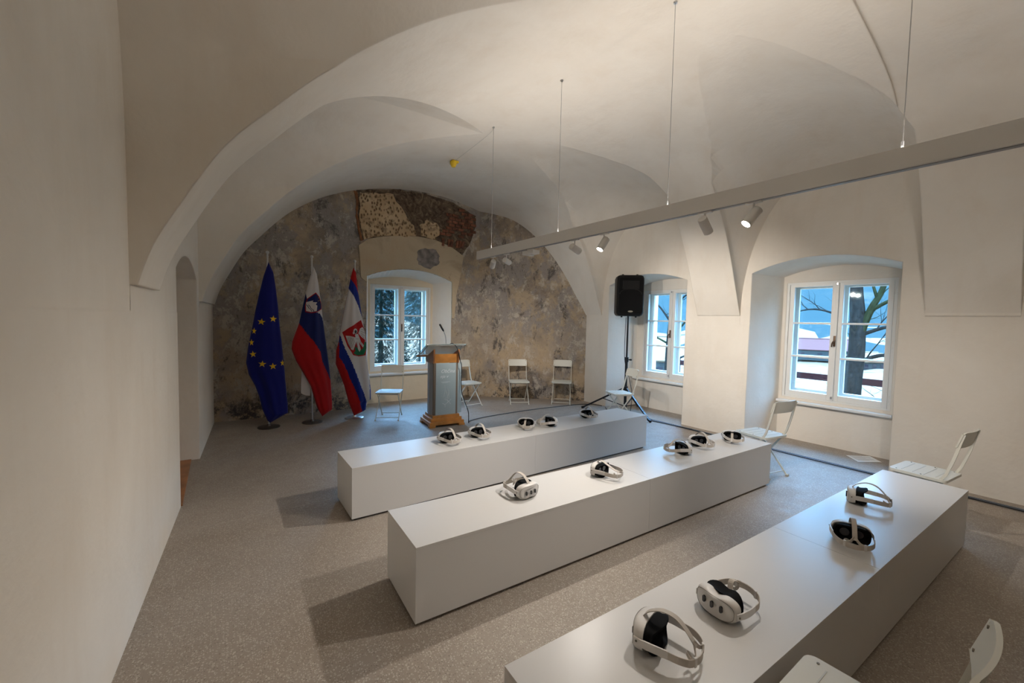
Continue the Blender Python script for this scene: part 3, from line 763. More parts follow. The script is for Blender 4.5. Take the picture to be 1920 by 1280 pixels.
# ------------------------------------------------------------------ flags
def fl(T):
    return lambda z: interp(sorted([(b, a) for a, b in T]), z)
def flag(name, label, base, topz, L_, R_, bounds, mats, fold_seed, Yc=3.15, base_m=M_STEEL, back=None):
    t = empty('flag_stand', (base[0], base[1], 0)); tag(t, label, 'flag', 'flags on floor stands')
    off = Vector((-base[0], -base[1], 0))
    bm = B(); lathe(bm, [(.001, 0), (.150, 0), (.150, .012), (.135, .018), (.03, .022), (.022, .05), (.001, .05)], 40); obj('base', bm, base_m, t, 30)
    bm = B(); cyl(bm, (0, 0, .02), (0, 0, topz-.02), .0125, n=14); obj('pole', bm, M_STEEL, t, 40)
    bm = B(); cyl(bm, (0, 0, topz-.06), (0, 0, topz-.02), .015, .008, n=14); bmesh.ops.create_uvsphere(bm, u_segments=16, v_segments=10, radius=.024, matrix=Matrix.Translation((0, 0, topz))); obj('finial', bm, M_STEEL, t, 50)
    zL, zR = fl(L_), fl(R_); zmax = max(b for a, b in L_); zmin = min(b for a, b in L_+R_)
    rn = random.Random(fold_seed); ph = [rn.uniform(0, 6) for _ in range(4)]
    def depth(x, z):
        a, b = zL(z), zR(z); wd = max(b-a, 1e-3); s = min(1, max(-1, (x-(a+b)/2)/(wd/2))); h = zmax-z
        q = math.sqrt(max(0, 1-s*s*.98))
        f = math.sin(s*5.2+ph[0]+h*.5)*.40+math.sin(s*9+ph[1]-h*.9)*.22+math.sin(s*2.6+ph[2]+h)*.25
        return -(.022+.16*wd)*q-f*min(.032, .09*wd)*q*min(1, h*1.5)
    NR = 150; NC = 40
    bm = B(); Yp = base[1]
    F, Bk = [], []
    bl = [fl(b) for b, _ in bounds]
    for i in range(NR+1):
        z = zmax+(zmin-zmax)*i/NR; a, b = zL(z), zR(z)
        if b-a < .004: m_ = (a+b)/2; a, b = m_-.002, m_+.002
        F.append([bm.verts.new((a+(b-a)*j/NC-base[0], depth(a+(b-a)*j/NC, z), z)) for j in range(NC+1)])
        Bk.append([bm.verts.new((a+(b-a)*j/NC-base[0], .3*-depth(a+(b-a)*j/NC, z), z)) for j in range(NC+1)])
    for i in range(NR):
        z = zmax+(zmin-zmax)*(i+.5)/NR
        for j in range(NC):
            xm = (F[i][j].co.x+F[i+1][j+1].co.x)/2+base[0]; mi = 0
            for q, (bf, (_, lim)) in enumerate(zip(bl, bounds)):
                if (z < lim[1] and z > lim[0] and xm < bf(z)): mi = q+1; break
                if z <= lim[0]: mi = q+1; break
            f = bm.faces.new((F[i][j], F[i+1][j], F[i+1][j+1], F[i][j+1])); f.material_index = mi
            f = bm.faces.new((Bk[i][j], Bk[i][j+1], Bk[i+1][j+1], Bk[i+1][j])); f.material_index = mi
    for i in range(NR):
        for j in (0, NC):
            f = bm.faces.new((F[i][j], Bk[i][j], Bk[i+1][j], F[i+1][j])) if j == 0 else bm.faces.new((F[i][j], F[i+1][j], Bk[i+1][j], Bk[i][j]))
            f.material_index = bm.faces[0].material_index if False else 0
    for i in (0, NR):
        for j in range(NC): bm.faces.new((F[i][j], F[i][j+1], Bk[i][j+1], Bk[i][j]))
    cl = obj('flag_cloth', bm, mats, t, 60)
    def patch(nm, poly, m, lift=.004, lab=None, sub=3, parent=cl):
        """flat print or applique following the folds"""
        bm = B(); P = []
        for k in range(len(poly)):
            a = Vector(poly[k]); b = Vector(poly[(k+1) % len(poly)])
            for s in range(sub): P.append(a.lerp(b, s/sub))
        from mathutils.geometry import tessellate_polygon
        # fill with a fine grid clipped to the polygon outline: triangulate, then subdivide
        vs = [bm.verts.new((p.x, 0, p.y)) for p in P]
        for tri in tessellate_polygon([[Vector((p.x, p.y, 0)) for p in P]]):
            try: bm.faces.new([vs[k] for k in tri])
            except ValueError: pass
        for _ in range(2): bmesh.ops.subdivide_edges(bm, edges=[e for e in bm.edges if e.calc_length() > .03], cuts=1, use_grid_fill=False)
        bmesh.ops.triangulate(bm, faces=bm.faces)
        for _ in range(1): bmesh.ops.subdivide_edges(bm, edges=[e for e in bm.edges if e.calc_length() > .025], cuts=1)
        bmesh.ops.triangulate(bm, faces=bm.faces)
        for v in bm.verts:
            x, z = v.co.x, v.co.z; a, b = zL(z), zR(z); x = min(max(x, a+.002), b-.002)
            v.co = Vector((x-base[0], depth(x, z)-lift, z))
        for f in bm.faces:
            f.normal_update()
            if f.normal.y > 0: f.normal_flip()
        o = obj(nm, bm, m, parent)
        if lab: o['label'] = lab
        return o
    return t, cl, patch
# European flag
t, cl, patch = flag('f', 'deep blue flag with a ring of yellow stars, leftmost on its floor stand', (-.285, 3.17), 2.625,
 [(-.274, 2.481), (-.336, 2.278), (-.395, 2.01), (-.444, 1.766), (-.484, 1.524), (-.542, 1.217), (-.568, .998), (-.536, .82), (-.454, .637), (-.407, .476), (-.371, .292), (-.304, .103), (-.269, .068)],
 [(-.272, 2.482), (-.211, 2.332), (-.183, 2.134), (-.155, 1.843), (-.137, 1.573), (-.109, 1.3), (-.08, .978), (-.062, .701), (-.033, .35), (-.027, .197), (-.265, .068)],
 [], [F_BLUE], 1, base_m=mat('dark steel base', (.10, .085, .075), .4, .7))
for k, (x, z) in enumerate([(-.374, 1.594), (-.223, 1.639), (-.466, 1.458), (-.499, 1.291), (-.482, 1.119), (-.371, .975), (-.234, .935), (-.104, .975)]):
    r = .052; nx = (1, 1, .62, .62, .85, 1, 1, .6)[k]; ro = (.15, .1, .1, .0, -.1, .1, -.05, 0)[k]
    P = [(x+nx*(r if q % 2 == 0 else r*.40)*math.sin(math.pi*q/5+ro), z+(r if q % 2 == 0 else r*.40)*math.cos(math.pi*q/5+ro)) for q in range(10)]
    patch('star', P, F_YEL, .005)
# Slovenian flag
R2 = [(.336, 2.472), (.385, 2.359), (.418, 2.126), (.45, 1.867), (.478, 1.605), (.516, 1.293), (.561, .928), (.588, .658), (.61, .311), (.61, .175), (.463, .081)]
t, cl, patch = flag('f', 'white, blue and red striped flag with a mountain shield, middle of the three on stands', (.315, 3.17), 2.622,
 [(.336, 2.472), (.278, 2.257), (.224, 2.044), (.128, 1.576), (.033, 1.298), (.023, 1.183), (.084, .995), (.188, .802), (.294, .581), (.337, .41), (.392, .211), (.463, .081)], R2,
 [([(.128, 1.576), (.211, 1.449), (.34, 1.271), (.427, 1.126), (.449, .981), (.538, .783), (.579, .67)], (.672, 1.576)),
  ([(.224, 2.049), (.238, 1.952), (.255, 1.859), (.319, 1.767), (.417, 1.742), (.461, 1.664), (.478, 1.605)], (1.60, 2.05))],
 [F_WHITE, F_RED, F_NAVY], 2, base_m=mat('dark steel base', (.13, .11, .10), .4, .7))
patch('shield', [(.238, 1.963), (.363, 2.066), (.42, 1.996), (.45, 1.886), (.45, 1.807), (.384, 1.762), (.298, 1.739), (.212, 1.757), (.209, 1.857)], F_RED, .005, 'red rimmed blue shield')
patch('shield_field', [(.248, 1.957), (.362, 2.048), (.412, 1.988), (.441, 1.886), (.441, 1.815), (.384, 1.772), (.298, 1.750), (.222, 1.765), (.218, 1.857)], F_NAVY, .0075)
patch('mountain', [(.226, 1.910), (.324, 1.938), (.315, 1.913), (.380, 1.911), (.354, 1.875), (.380, 1.859), (.367, 1.775), (.298, 1.757), (.222, 1.770), (.220, 1.858)], F_WHITE, .010)
for dx in (0, .028):
    P1 = [(.222+dx, 1.868), (.245+dx, 1.84), (.255+dx, 1.815), (.285+dx, 1.792), (.298+dx, 1.762)]
    patch('wave', P1+[(a+.009, b+.003) for a, b in P1[::-1]], F_NAVY, .0125, sub=1)
for x, z in ((.405, 1.985), (.398, 1.935), (.425, 1.945)):
    patch('star', [(x+(.009 if q % 2 == 0 else .005)*math.sin(math.pi*q/3), z+(.009 if q % 2 == 0 else .005)*math.cos(math.pi*q/3)) for q in range(6)], F_YEL, .0125, sub=1)
bm = B(); P = [(.177-.315, .90), (.165-.315, .70), (.161-.315, .473), (.229-.315, .436), (.29-.315, .425), (.30-.315, .62), (.26-.315, .85)]
prism(bm, P, .035, .05); bmesh.ops.recalc_face_normals(bm, faces=bm.faces); o = obj('cloth_back_fold', bm, F_WHITE, t); o['label'] = 'pale back fold of the flag'
# municipal flag
t, cl, patch = flag('f', 'white flag with a winged figure on a red shield, next to the far window', (.960, 3.15), 2.615,
 [(.936, 2.502), (.896, 2.352), (.86, 2.153), (.79, 1.782), (.732, 1.462), (.709, 1.29), (.67, 1.144), (.663, .923), (.721, .773), (.792, .569), (.863, .287), (.948, .05)],
 [(.936, 2.502), (.979, 2.432), (1.004, 2.187), (1.041, 1.939), (1.078, 1.69), (1.141, 1.336), (1.155, 1.03), (1.194, .72), (1.227, .46), (1.228, .291), (1.158, .246), (1.143, .118), (.96, .043)],
 [([(.709, 1.29), (.703, 1.045), (.791, .893), (.863, .689), (.959, .481), (1.033, .271), (1.078, .099)], (.099, 1.29)),
  ([(.728, 1.388), (.768, 1.24), (.838, 1.065), (.934, .836), (1.032, .577), (1.107, .392), (1.148, .26), (1.3, .20)], (0.03, 1.45)),
  ([(.86, 2.153), (.932, 2.034), (1.004, 1.888), (1.073, 1.69), (1.2, 1.672)], (0.2, 2.153)),
  ([(.879, 2.338), (.908, 2.291), (.98, 2.185), (1.028, 2.039), (1.073, 1.765), (1.2, 1.69)], (1.0, 2.338))],
 [F_RED, F_RED, F_MID, F_WHITE, F_MID], 3)
patch('shield', [(.751, 1.442), (.861, 1.524), (1.049, 1.647), (1.108, 1.501), (1.140, 1.336), (1.150, 1.209), (1.125, 1.057), (1.007, 1.043), (.91, 1.068), (.826, 1.215)], F_RED, .005, 'red shield with a green ground')
patch('green_ground', [(.938, 1.208), (.946, 1.137), (.91, 1.101), (.982, 1.060), (1.092, 1.070), (1.138, 1.158), (1.138, 1.273), (1.104, 1.286), (1.085, 1.185), (1.031, 1.135), (.982, 1.187)], F_GREEN, .008)
patch('wing', [(.798, 1.388), (.862, 1.383), (.953, 1.358), (.962, 1.287), (.91, 1.151), (.874, 1.164), (.833, 1.264)], F_WHITE, .011)
patch('wing', [(1.001, 1.425), (1.03, 1.506), (1.074, 1.531), (1.103, 1.488), (1.127, 1.387), (1.122, 1.311), (1.055, 1.362)], F_WHITE, .011)
patch('halo', [(.948+.038*math.cos(a*.524), 1.462+.045*math.sin(a*.524)) for a in range(12)], F_WHITE, .011, sub=1)
patch('head', [(.952+.022*math.cos(a*.785), 1.452+.03*math.sin(a*.785)) for a in range(8)], F_INK, .0135, sub=1)
patch('figure', [(.938, 1.408), (.993, 1.418), (1.013, 1.375), (1.043, 1.287), (1.092, 1.223), (1.075, 1.19), (1.03, 1.249), (1.006, 1.287), (1.038, 1.16), (1.019, 1.115), (.994, 1.161), (.962, 1.287), (.948, 1.35)], F_WHITE, .0135)
for a, b in (((.815, 1.35), (.868, 1.18)), ((.835, 1.36), (.885, 1.19)), ((.858, 1.36), (.90, 1.20)), ((.88, 1.355), (.92, 1.23)), ((.90, 1.35), (.935, 1.27)), ((1.05, 1.40), (1.10, 1.34)), ((1.045, 1.43), (1.11, 1.38)), ((1.04, 1.46), (1.11, 1.43)), ((1.05, 1.49), (1.1, 1.48)), ((.975, 1.29), (.99, 1.19)), ((1.03, 1.29), (1.06, 1.22)), ((.955, 1.34), (1.0, 1.33))):
    a = Vector(a); b = Vector(b); n = Vector((-(b-a).y, (b-a).x)).normalized()*.0022
    patch('feather_line', [tuple(a+n), tuple(b+n), tuple(b-n), tuple(a-n)], F_INK, .016, sub=1)

M_DESK, t_, b_ = nodes('pale green desk glass'); b_.inputs['Base Color'].default_value = (.40, .50, .50, 1); b_.inputs['Roughness'].default_value = .15
b_.inputs['Alpha'].default_value = .55
# ------------------------------------------------------------------ lectern
t = empty('lectern', (2.06, 2.08, 0), R(-5)); tag(t, 'orange wooden lectern with frosted glass front and a slanting glass desk', 'lectern')
for z0, z1, hx, hy in ((.035, .085, .285, .235), (.085, .135, .255, .205), (.135, .175, .225, .18)):
    bm = B(); box(bm, (0, 0, (z0+z1)/2), (2*hx, 2*hy, z1-z0), bevel=.004); obj('base_step', bm, M_WOOD, t)
for sx in (-1, 1):
    for sy in (-1, 1):
        bm = B(); box(bm, (sx*.245, sy*.195, .0175), (.10, .09, .035), bevel=.004); obj('foot', bm, M_WOOD, t)
for sx in (-1, 1):
    bm = B(); n = 10; P = [(sx*.19, -.135)]+[(sx*(.19+.045*math.sin(math.pi*k/n)), -.135+.27*k/n) for k in range(1, n)]+[(sx*.19, .135)]
    prism(bm, P, .175, 1.0, 'Z'); bmesh.ops.recalc_face_normals(bm, faces=bm.faces); obj('side_column', bm, M_ALU, t, 40)
    for sy in (-1, 1):
        bm = B(); box(bm, (sx*.185, sy*.125, .5875), (.035, .04, .825), bevel=.003); obj('post', bm, M_POST, t)
bm = B(); box(bm, (0, -.150, .5875), (.335, .010, .82), bevel=.002); gp = obj('glass_front', bm, M_GLASSY, t)
bm = B(); box(bm, (.17, -.135, .5875), (.12, .008, .82), bevel=.002); o = obj('glass_side_wing', bm, M_GLASSY, t); o.location = (.06, .04, 0)
def text_obj(s, size, loc, rot, m, parent, name, shear=0, ext=.0006):
    cu = bpy.data.curves.new(name, 'FONT'); cu.body = s; cu.size = size; cu.extrude = ext; cu.shear = shear; cu.align_x = 'LEFT'
    tmp = bpy.data.objects.new(name, cu); C.objects.link(tmp); dg = bpy.context.evaluated_depsgraph_get()
    me = bpy.data.meshes.new_from_object(tmp.evaluated_get(dg)); bpy.data.objects.remove(tmp)
    me.materials.clear(); me.materials.append(m)
    o = bpy.data.objects.new(name, me); C.objects.link(o); o.parent = parent; o.location = loc; o.rotation_euler = rot; return o
text_obj('Občina', .078, (-.09, -.1562, .845), (R(90), 0, 0), M_ETCH, gp, 'lettering', .3)
text_obj('nje v', .07, (-.10, -.1562, .765), (R(90), 0, 0), M_ETCH, gp, 'lettering', .3)
bm = B(); box(bm, (-.01, -.1558, .70), (.15, .001, .004)); box(bm, (-.02, -.1558, .685), (.09, .001, .003))
for a, b in (((-.02, .65), (-.04, .45)), ((.02, .62), (.05, .42)), ((0, .56), (.03, .36)), ((.05, .56), (.0, .40)), ((-.03, .43), (.08, .34)), ((.09, .42), (-.02, .33)), ((-.06, .36), (-.01, .3))):
    a = Vector((a[0], -.1558, a[1])); b = Vector((b[0], -.1558, b[1])); tube(bm, smoothpts([a, (a+b)/2+Vector((.015, 0, .01)), b], 4), .0022, 5)
obj('engraved_ornament', bm, M_ETCH, gp)
# head of the lectern: outward leaning wooden box, side brackets, glass desk
bm = B()
rings = [[(-.20, -.135, 1.0), (.20, -.135, 1.0), (.20, .10, 1.0), (-.20, .10, 1.0)], [(-.225, -.17, 1.145), (.205, -.17, 1.145), (.205, .10, 1.10), (-.225, .10, 1.10)]]
b2 = loft(rings); obj('head_box', b2, M_WOOD, t); bm.free()
for sx in (-.215, .195):
    bm = B(); prism(bm, [(-.178, 1.0), (-.205, 1.15), (-.20, 1.22), (.20, 1.06), (.14, 1.0)], sx-.012, sx+.012, 'X'); bmesh.ops.recalc_face_normals(bm, faces=bm.faces); obj('bracket', bm, M_WOODD, t)
tl = math.atan2(.20, .46)
bm = B(); box(bm, (0, 0, 0), (.66, .50, .012), bevel=.003); dk = obj('glass_desk', bm, M_DESK, t); dk.location = (-.02, -.0, 1.20); dk.rotation_euler = (-tl, 0, 0)
bm = B()
for s in (-1, 1): box(bm, (s*.30, 0, -.010), (.012, .44, .008)); box(bm, (0, s*.215, -.010), (.6, .012, .008))
o = obj('desk_trim', bm, M_HS, t); o.location = dk.location; o.rotation_euler = dk.rotation_euler
bm = B(); box(bm, (-.02, .26, 1.085), (.66, .03, .035), bevel=.004); obj('book_ledge', bm, M_WOODD, t)
# gooseneck microphone, standing on the desk
mc = empty('microphone', (2.05, 1.95, 1.27)); tag(mc, 'black gooseneck microphone standing on the glass desk of the lectern', 'microphone')
bm = B(); box(bm, (0, .02, .0), (.11, .09, .03), Matrix.Rotation(-tl, 4, 'X'), bevel=.006); obj('microphone_base', bm, M_BLACK, mc)
bm = B(); tube(bm, smoothpts([(0, 0, .01), (-.005, 0, .10), (-.02, 0, .18), (-.05, .0, .24)], 5), .006, 8); obj('gooseneck', bm, M_STEEL, mc, 60)
bm = B(); tube(bm, [(-.045, 0, .23), (-.06, 0, .255), (-.11, 0, .335), (-.115, 0, .343)], [.009, .015, .015, .007], 12); obj('microphone_head', bm, M_BLACK, mc, 60)
cb = B(); P = smoothpts([(2.08, 1.93, 1.28), (2.13, 1.88, 1.31), (2.20, 1.84, 1.22), (2.26, 1.86, 1.03), (2.29, 1.87, .93), (2.29, 1.87, .6), (2.33, 1.85, .4), (2.41, 1.84, .2), (2.42, 1.84, .02), (2.52, 1.97, .008), (2.83, 2.07, .007), (3.31, 2.12, .007), (4.0, 2.146, .007), (4.78, 2.10, .007), (5.13, 2.06, .007), (5.36, 1.95, .007), (5.43, 1.72, .007)], 6)
tube(cb, P, .0065, 6); tag(obj('microphone_cable', cb, M_CABLE), 'thin black cable running from the microphone down and across the floor to the corner', 'cable')
cb = B(); P = smoothpts([(5.40, 1.60, .007), (5.2, 1.3, .007), (5.3, .8, .007), (5.22, .45, .007), (5.26, 0, .012), (5.255, -1, .012), (5.25, -2, .012), (5.26, -3, .012), (5.25, -4, .012), (5.25, -5, .012)], 8)
tube(cb, P, .007, 6); tag(obj('floor_cable', cb, M_CABLE), 'dark cable lying beside the floor slot along the window wall', 'cable')
cb = B(); P = smoothpts([(5.37, 1.14, 1.80), (5.335, 1.12, 1.5), (5.35, 1.12, 1.0), (5.39, 1.05, .7), (5.42, .98, .35), (5.30, .9, .03), (5.2, .7, .008), (5.22, .5, .008)], 6)
tube(cb, P, .006, 6); tag(obj('loudspeaker_cable', cb, M_CABLE), 'black cable hanging from the loudspeaker beside its tripod pole', 'cable')

# ------------------------------------------------------------------ loudspeaker and tripod
PX, PY = 5.385, 1.105
st = empty('tripod_stand', (PX, PY, 0)); tag(st, 'black tripod stand carrying the loudspeaker by the window niche', 'stand')
bm = B(); cyl(bm, (0, 0, .10), (0, 0, 1.05), .026, n=16); obj('lower_pole', bm, M_POLE, st, 40)
bm = B(); cyl(bm, (0, 0, 1.0), (0, 0, 1.86), .018, n=16); obj('upper_pole', bm, M_POLE, st, 40)
bm = B(); cyl(bm, (0, 0, .96), (0, 0, 1.05), .036, n=18); tube(bm, [(.02, 0, 1.0), (.09, -.03, 1.0)], .012, 8); cyl(bm, (.085, -.028, .985), (.085, -.028, 1.015), .02, n=10); obj('clamp_knob', bm, M_POLE, st, 40)
bm = B(); cyl(bm, (0, 0, .42), (0, 0, .50), .042, n=18); obj('leg_collar', bm, M_POLE, st, 40)
bm = B(); cyl(bm, (0, 0, .10), (0, 0, .15), .036, n=18); obj('brace_collar', bm, M_POLE, st, 40)
for fx, fy in ((5.10-PX, .30-PY), (4.86-PX, 1.88-PY), (6.02-PX, 1.30-PY)):
    v = Vector((fx, fy, 0)); d = v.normalized(); v = d*.80 if v.length > .8 else v
    bm = B(); ribbon(bm, [d*.035+Vector((0, 0, .46)), v+Vector((0, 0, .025))], Vector((-d.y, d.x, 0)), .03, .03); lg = obj('leg', bm, M_POLE, st)
    bm = B(); tube(bm, [v*.96+Vector((0, 0, .035)), v*1.03+Vector((0, 0, .018))], .022, 10); obj('rubber_foot', bm, M_BLACK, lg, 40)
    bm = B(); ribbon(bm, [d*.03+Vector((0, 0, .125)), v*.52+Vector((0, 0, .235))], Vector((-d.y, d.x, 0)), .022, .012); obj('brace', bm, M_POLE, st)
sp = empty('loudspeaker', (PX, PY, 1.82), math.atan2(-.65, .76)); tag(sp, 'black loudspeaker on tripod stand in front of the middle window', 'loudspeaker')
def sprof(w, d0, d1, r=.05, n=5):
    P = []
    for cx, cy, a0 in ((w-r, d1-r, 0), (-w+r, d1-r, 90), (-w+r, d0+r, 180), (w-r, d0+r, 270)):
        for k in range(n+1): a = R(a0+90*k/n); P.append((cx+r*math.cos(a), cy+r*math.sin(a)))
    return P
rings = []
for z, k in ((0, .80), (.02, .93), (.06, 1), (.69, 1), (.735, .93), (.752, .80)):
    rings.append([(x*k, y*k*.98, z) for x, y in sprof(.245, -.19, .19, .06)])
obj('cabinet', loft(rings), M_BLACK, sp, 40)
bm = B(); P = []
for cx, cz, a0 in ((.215-.05, .70-.05, 0), (-.215+.05, .70-.05, 90), (-.215+.05, .05+.05, 180), (.215-.05, .05+.05, 270)):
    for k in range(6): a = R(a0+18*k); P.append((cx+.05*math.cos(a), cz+.05*math.sin(a)))
prism(bm, P, -.196, -.18); bmesh.ops.recalc_face_normals(bm, faces=bm.faces); obj('grille', bm, M_BLACKM, sp)
bm = B(); box(bm, (0, -.200, .57), (.30, .012, .15), bevel=.005); o = obj('horn', bm, M_BLACK, sp)
bm = B(); P = [(.14*math.cos(math.pi*k/16)*1.4, .40+.10*math.sin(math.pi*k/16)) for k in range(17)]
ribbon(bm, [(x, -.199, z) for x, z in P], (0, 1, 0), .012, .014); obj('grille_rim', bm, M_BLACK, sp)
bm = B(); P = [(.045*math.cos(2*math.pi*k/20), .085+.016*math.sin(2*math.pi*k/20)) for k in range(20)]
prism(bm, P, -.203, -.196); bmesh.ops.recalc_face_normals(bm, faces=bm.faces); obj('badge', bm, mat('badge', (.30, .29, .24), .4, .5), sp)
bm = B()
for sx in (-1, 1):
    for z in (-.012, .762): cyl(bm, (sx*.13, -.05, z-.012), (sx*.13, -.05, z+.012), .018, n=10)
obj('rigging_foot', bm, M_BLACK, sp)

# ------------------------------------------------------------------ track rail and spots
RX = 2.05; RZ0, RZ1 = 2.52, 2.63; RYE, RYS = .99, -6.6
t = empty('track_rail', (RX, 0, 0)); tag(t, 'long white track rail hanging from the vault on thin wires', 'light rail')
bm = B(); box(bm, (0, (RYE+RYS)/2, (RZ0+RZ1)/2), (.06, RYE-RYS, RZ1-RZ0), bevel=.002); obj('rail', bm, M_RAIL, t)
bm = B(); box(bm, (0, (RYE+RYS)/2, RZ0-.001), (.034, RYE-RYS-.06, .006)); obj('track_slot', bm, mat('track slot', (.30, .30, .31), .5), t)
for y in (.66, -.65, -1.96, -3.35, -4.7, -6.0):
    zc = zB(RX, y)+(.022 if y < -2.79 else 0)
    bm = B(); cyl(bm, (0, y, RZ1), (0, y, zc), .0022, n=6); wv = obj('suspension_wire', bm, M_WIRE, t)
    bm = B(); cyl(bm, (0, y, RZ1), (0, y, RZ1+.04), .006, n=10); cyl(bm, (0, y, zc-.012), (0, y, zc+.01), .014, n=12); obj('wire_fitting', bm, M_STEEL, wv)
bm = B()
for y in (.66,):
    tube(bm, smoothpts([(0, y, zB(RX, y)-.01), (.05, .9, 4.17), (.1, 1.9, 4.16)], 5), .0015, 5)
obj('ceiling_wire', bm, M_WIRE, t)
def spot(y, d, label, on, power=0, size=50, length=.13, rad=.034, tz=2.43, blend=1.0, col=WARM):
    d = Vector(d).normalized(); s = empty('spotlight', (RX, y, tz)); tag(s, label, 'spotlight', 'spotlights on the track rail')
    bm = B(); box(bm, (0, 0, RZ0-tz-.006), (.032, .10, .014), bevel=.002); obj('track_adapter', bm, M_RAIL, s)
    bm = B(); cyl(bm, (0, 0, 0), (0, 0, RZ0-tz-.008), .006, n=10); obj('stem', bm, M_RAIL, s)
    a = -d*length*.32; b = d*length*.68
    q = d.to_track_quat('Z', 'Y').to_matrix().to_4x4()
    bm = B(); lathe(bm, [(.001, -length*.4), (rad*.9, -length*.4), (rad, -length*.36), (rad, length*.6), (rad*.88, length*.6), (rad*.84, length*.52), (.001, length*.52)], 24); bmesh.ops.transform(bm, matrix=q, verts=bm.verts); obj('housing', bm, M_RAIL, s, 35)
    bm = B(); lathe(bm, [(.001, length*.525), (rad*.82, length*.525), (rad*.82, length*.535), (.001, length*.535)], 24); bmesh.ops.transform(bm, matrix=q, verts=bm.verts); obj('lens', bm, M_LAMP if on else M_LAMPOFF, s)
    if power:
        l = bpy.data.lights.new('spot_light', 'SPOT'); l.energy = power; l.color = col; l.spot_size = R(size); l.spot_blend = blend; l.shadow_soft_size = .03
        lo = bpy.data.objects.new('spot_light', l); C.objects.link(lo); lo.parent = s; lo.location = d*length*.62
        lo.rotation_euler = (-d).to_track_quat('Z', 'Y').to_euler()
    return s
spot(.61, (.34, .76, -.46), 'white spotlight at the far end of the rail, aimed at the weathered wall', True, 165, 82)
spot(.30, (.90, .40, -.16), 'white spotlight held level, second from the far end of the rail', True, 120, 100, length=.12)
bm = B(); box(bm, (RX+.01, -.18, 2.475), (.10, .20, .045), bevel=.008); cyl(bm, (RX+.01, -.18, 2.44), (RX+.01, -.18, 2.455), .035, n=20); box(bm, (RX, -.18, 2.51), (.03, .08, .03))
tag(obj('motion_sensor', bm, M_RAIL), 'flat white sensor box under the rail between the spotlights', 'sensor')
spot(-.91, (.93, .12, -.26), 'white spotlight aimed right and down, left of the slim lit one', True, 360, 66)
spot(-1.30, (-.50, .12, -.80), 'white lit spotlight turned left, in the middle of the visible rail', True, 135, 116)
spot(-2.28, (.72, .02, -.62), 'white spotlight seen from behind, tilted steeply down to the right of the rail', True, 130, 90)
spot(-2.62, (-.52, .34, -.78), 'brightly lit spotlight shining towards the camera, left of the cut off rail end', True, 108, 110)
spot(-3.9, (.88, .30, -.40), 'white spotlight outside the frame aimed at the window wall', True, 80, 90)
spot(-4.6, (-.85, .35, -.42), 'white spotlight outside the frame aimed at the near left wall', True, 14, 95)
# indirect light strip on top of the rail
up_ = area('uplight', (RX, -2.3, RZ1+.004), .03, (R(180), 0, 0), 54, (1, .93, .86), sy=6.2); up_.data.shape = 'RECTANGLE'
# yellow fitting under the vault crown
bm = B(); yz = zB(2.16, 2.0)
lathe(bm, [(.001, -.10), (.03, -.10), (.05, -.06), (.055, -.02), (.03, -.004), (.02, .01), (.001, .01)], 16, (2.16, 2.0, yz-.005)); box(bm, (2.19, 2.0, yz-.02), (.10, .06, .03), bevel=.01)
tag(obj('ceiling_fitting', bm, M_YEL, smooth=50), 'small yellow fitting hanging at the crown of the vault', 'fitting')

# ------------------------------------------------------------------ outside: snowy slope, valley, hills, trees, houses
def snowmat(name, c, f=.3, s=1.5, d=(.2, .3, .4)):
    m, t, b = nodes(name); g = t.nodes.new('ShaderNodeTexCoord').outputs['Object']
    t.links.new(mix(t, ramp(t, noise_n(t, g, s, 9, .7, .6), [(.56, 0), (.66, f)]), c, d), b.inputs['Base Color']); b.inputs['Roughness'].default_value = .9; b.inputs['Specular IOR Level'].default_value = 0
    return m
M_SNOW = snowmat('snow', (.135, .088, .058), .9, .16, (.030, .032, .028))  # second colour paints shadow patches into the snow
M_HILL = snowmat('wooded hillside in snow', (.018, .027, .027), .8, .05, (.045, .042, .036))
M_HILL2 = snowmat('distant wooded ridge', (.17, .27, .36), .6, .02, (.32, .42, .5))
def terrain(x, y):
    r = math.hypot(x-6, y+1)
    z = -3.4-r*.075 if r < 120 else -12.4-.0*(r-120)
    if r > 190: z = -12.4+(r-190)*.30*(1+.25*noise.noise(Vector((x*.006, y*.006, 3))))
    return z+noise.noise(Vector((x*.05, y*.05, 0)))*min(2.5, r*.02)
def grid(name, m, r0, r1, nr, na, label, pw=2):
    bm = B(); V = []
    for i in range(nr+1):
        r = r0+(r1-r0)*(i/nr)**pw
        V.append([bm.verts.new((6+r*math.cos(a), -1+r*math.sin(a), terrain(6+r*math.cos(a), -1+r*math.sin(a)))) for a in [R(-75+210*k/na) for k in range(na+1)]])
    for a, b in zip(V, V[1:]):
        for k in range(na): bm.faces.new((a[k], b[k], b[k+1], a[k+1]))
    o = obj(name, bm, m, smooth=60); o['kind'] = 'structure'; o['label'] = label; return o
bm = B()
grid('ground', M_SNOW, 2, 240, 50, 70, 'snow covered slope and valley outside the windows')
grid('hills', M_HILL, 205, 620, 24, 70, 'bluish wooded hills beyond the valley', 1)
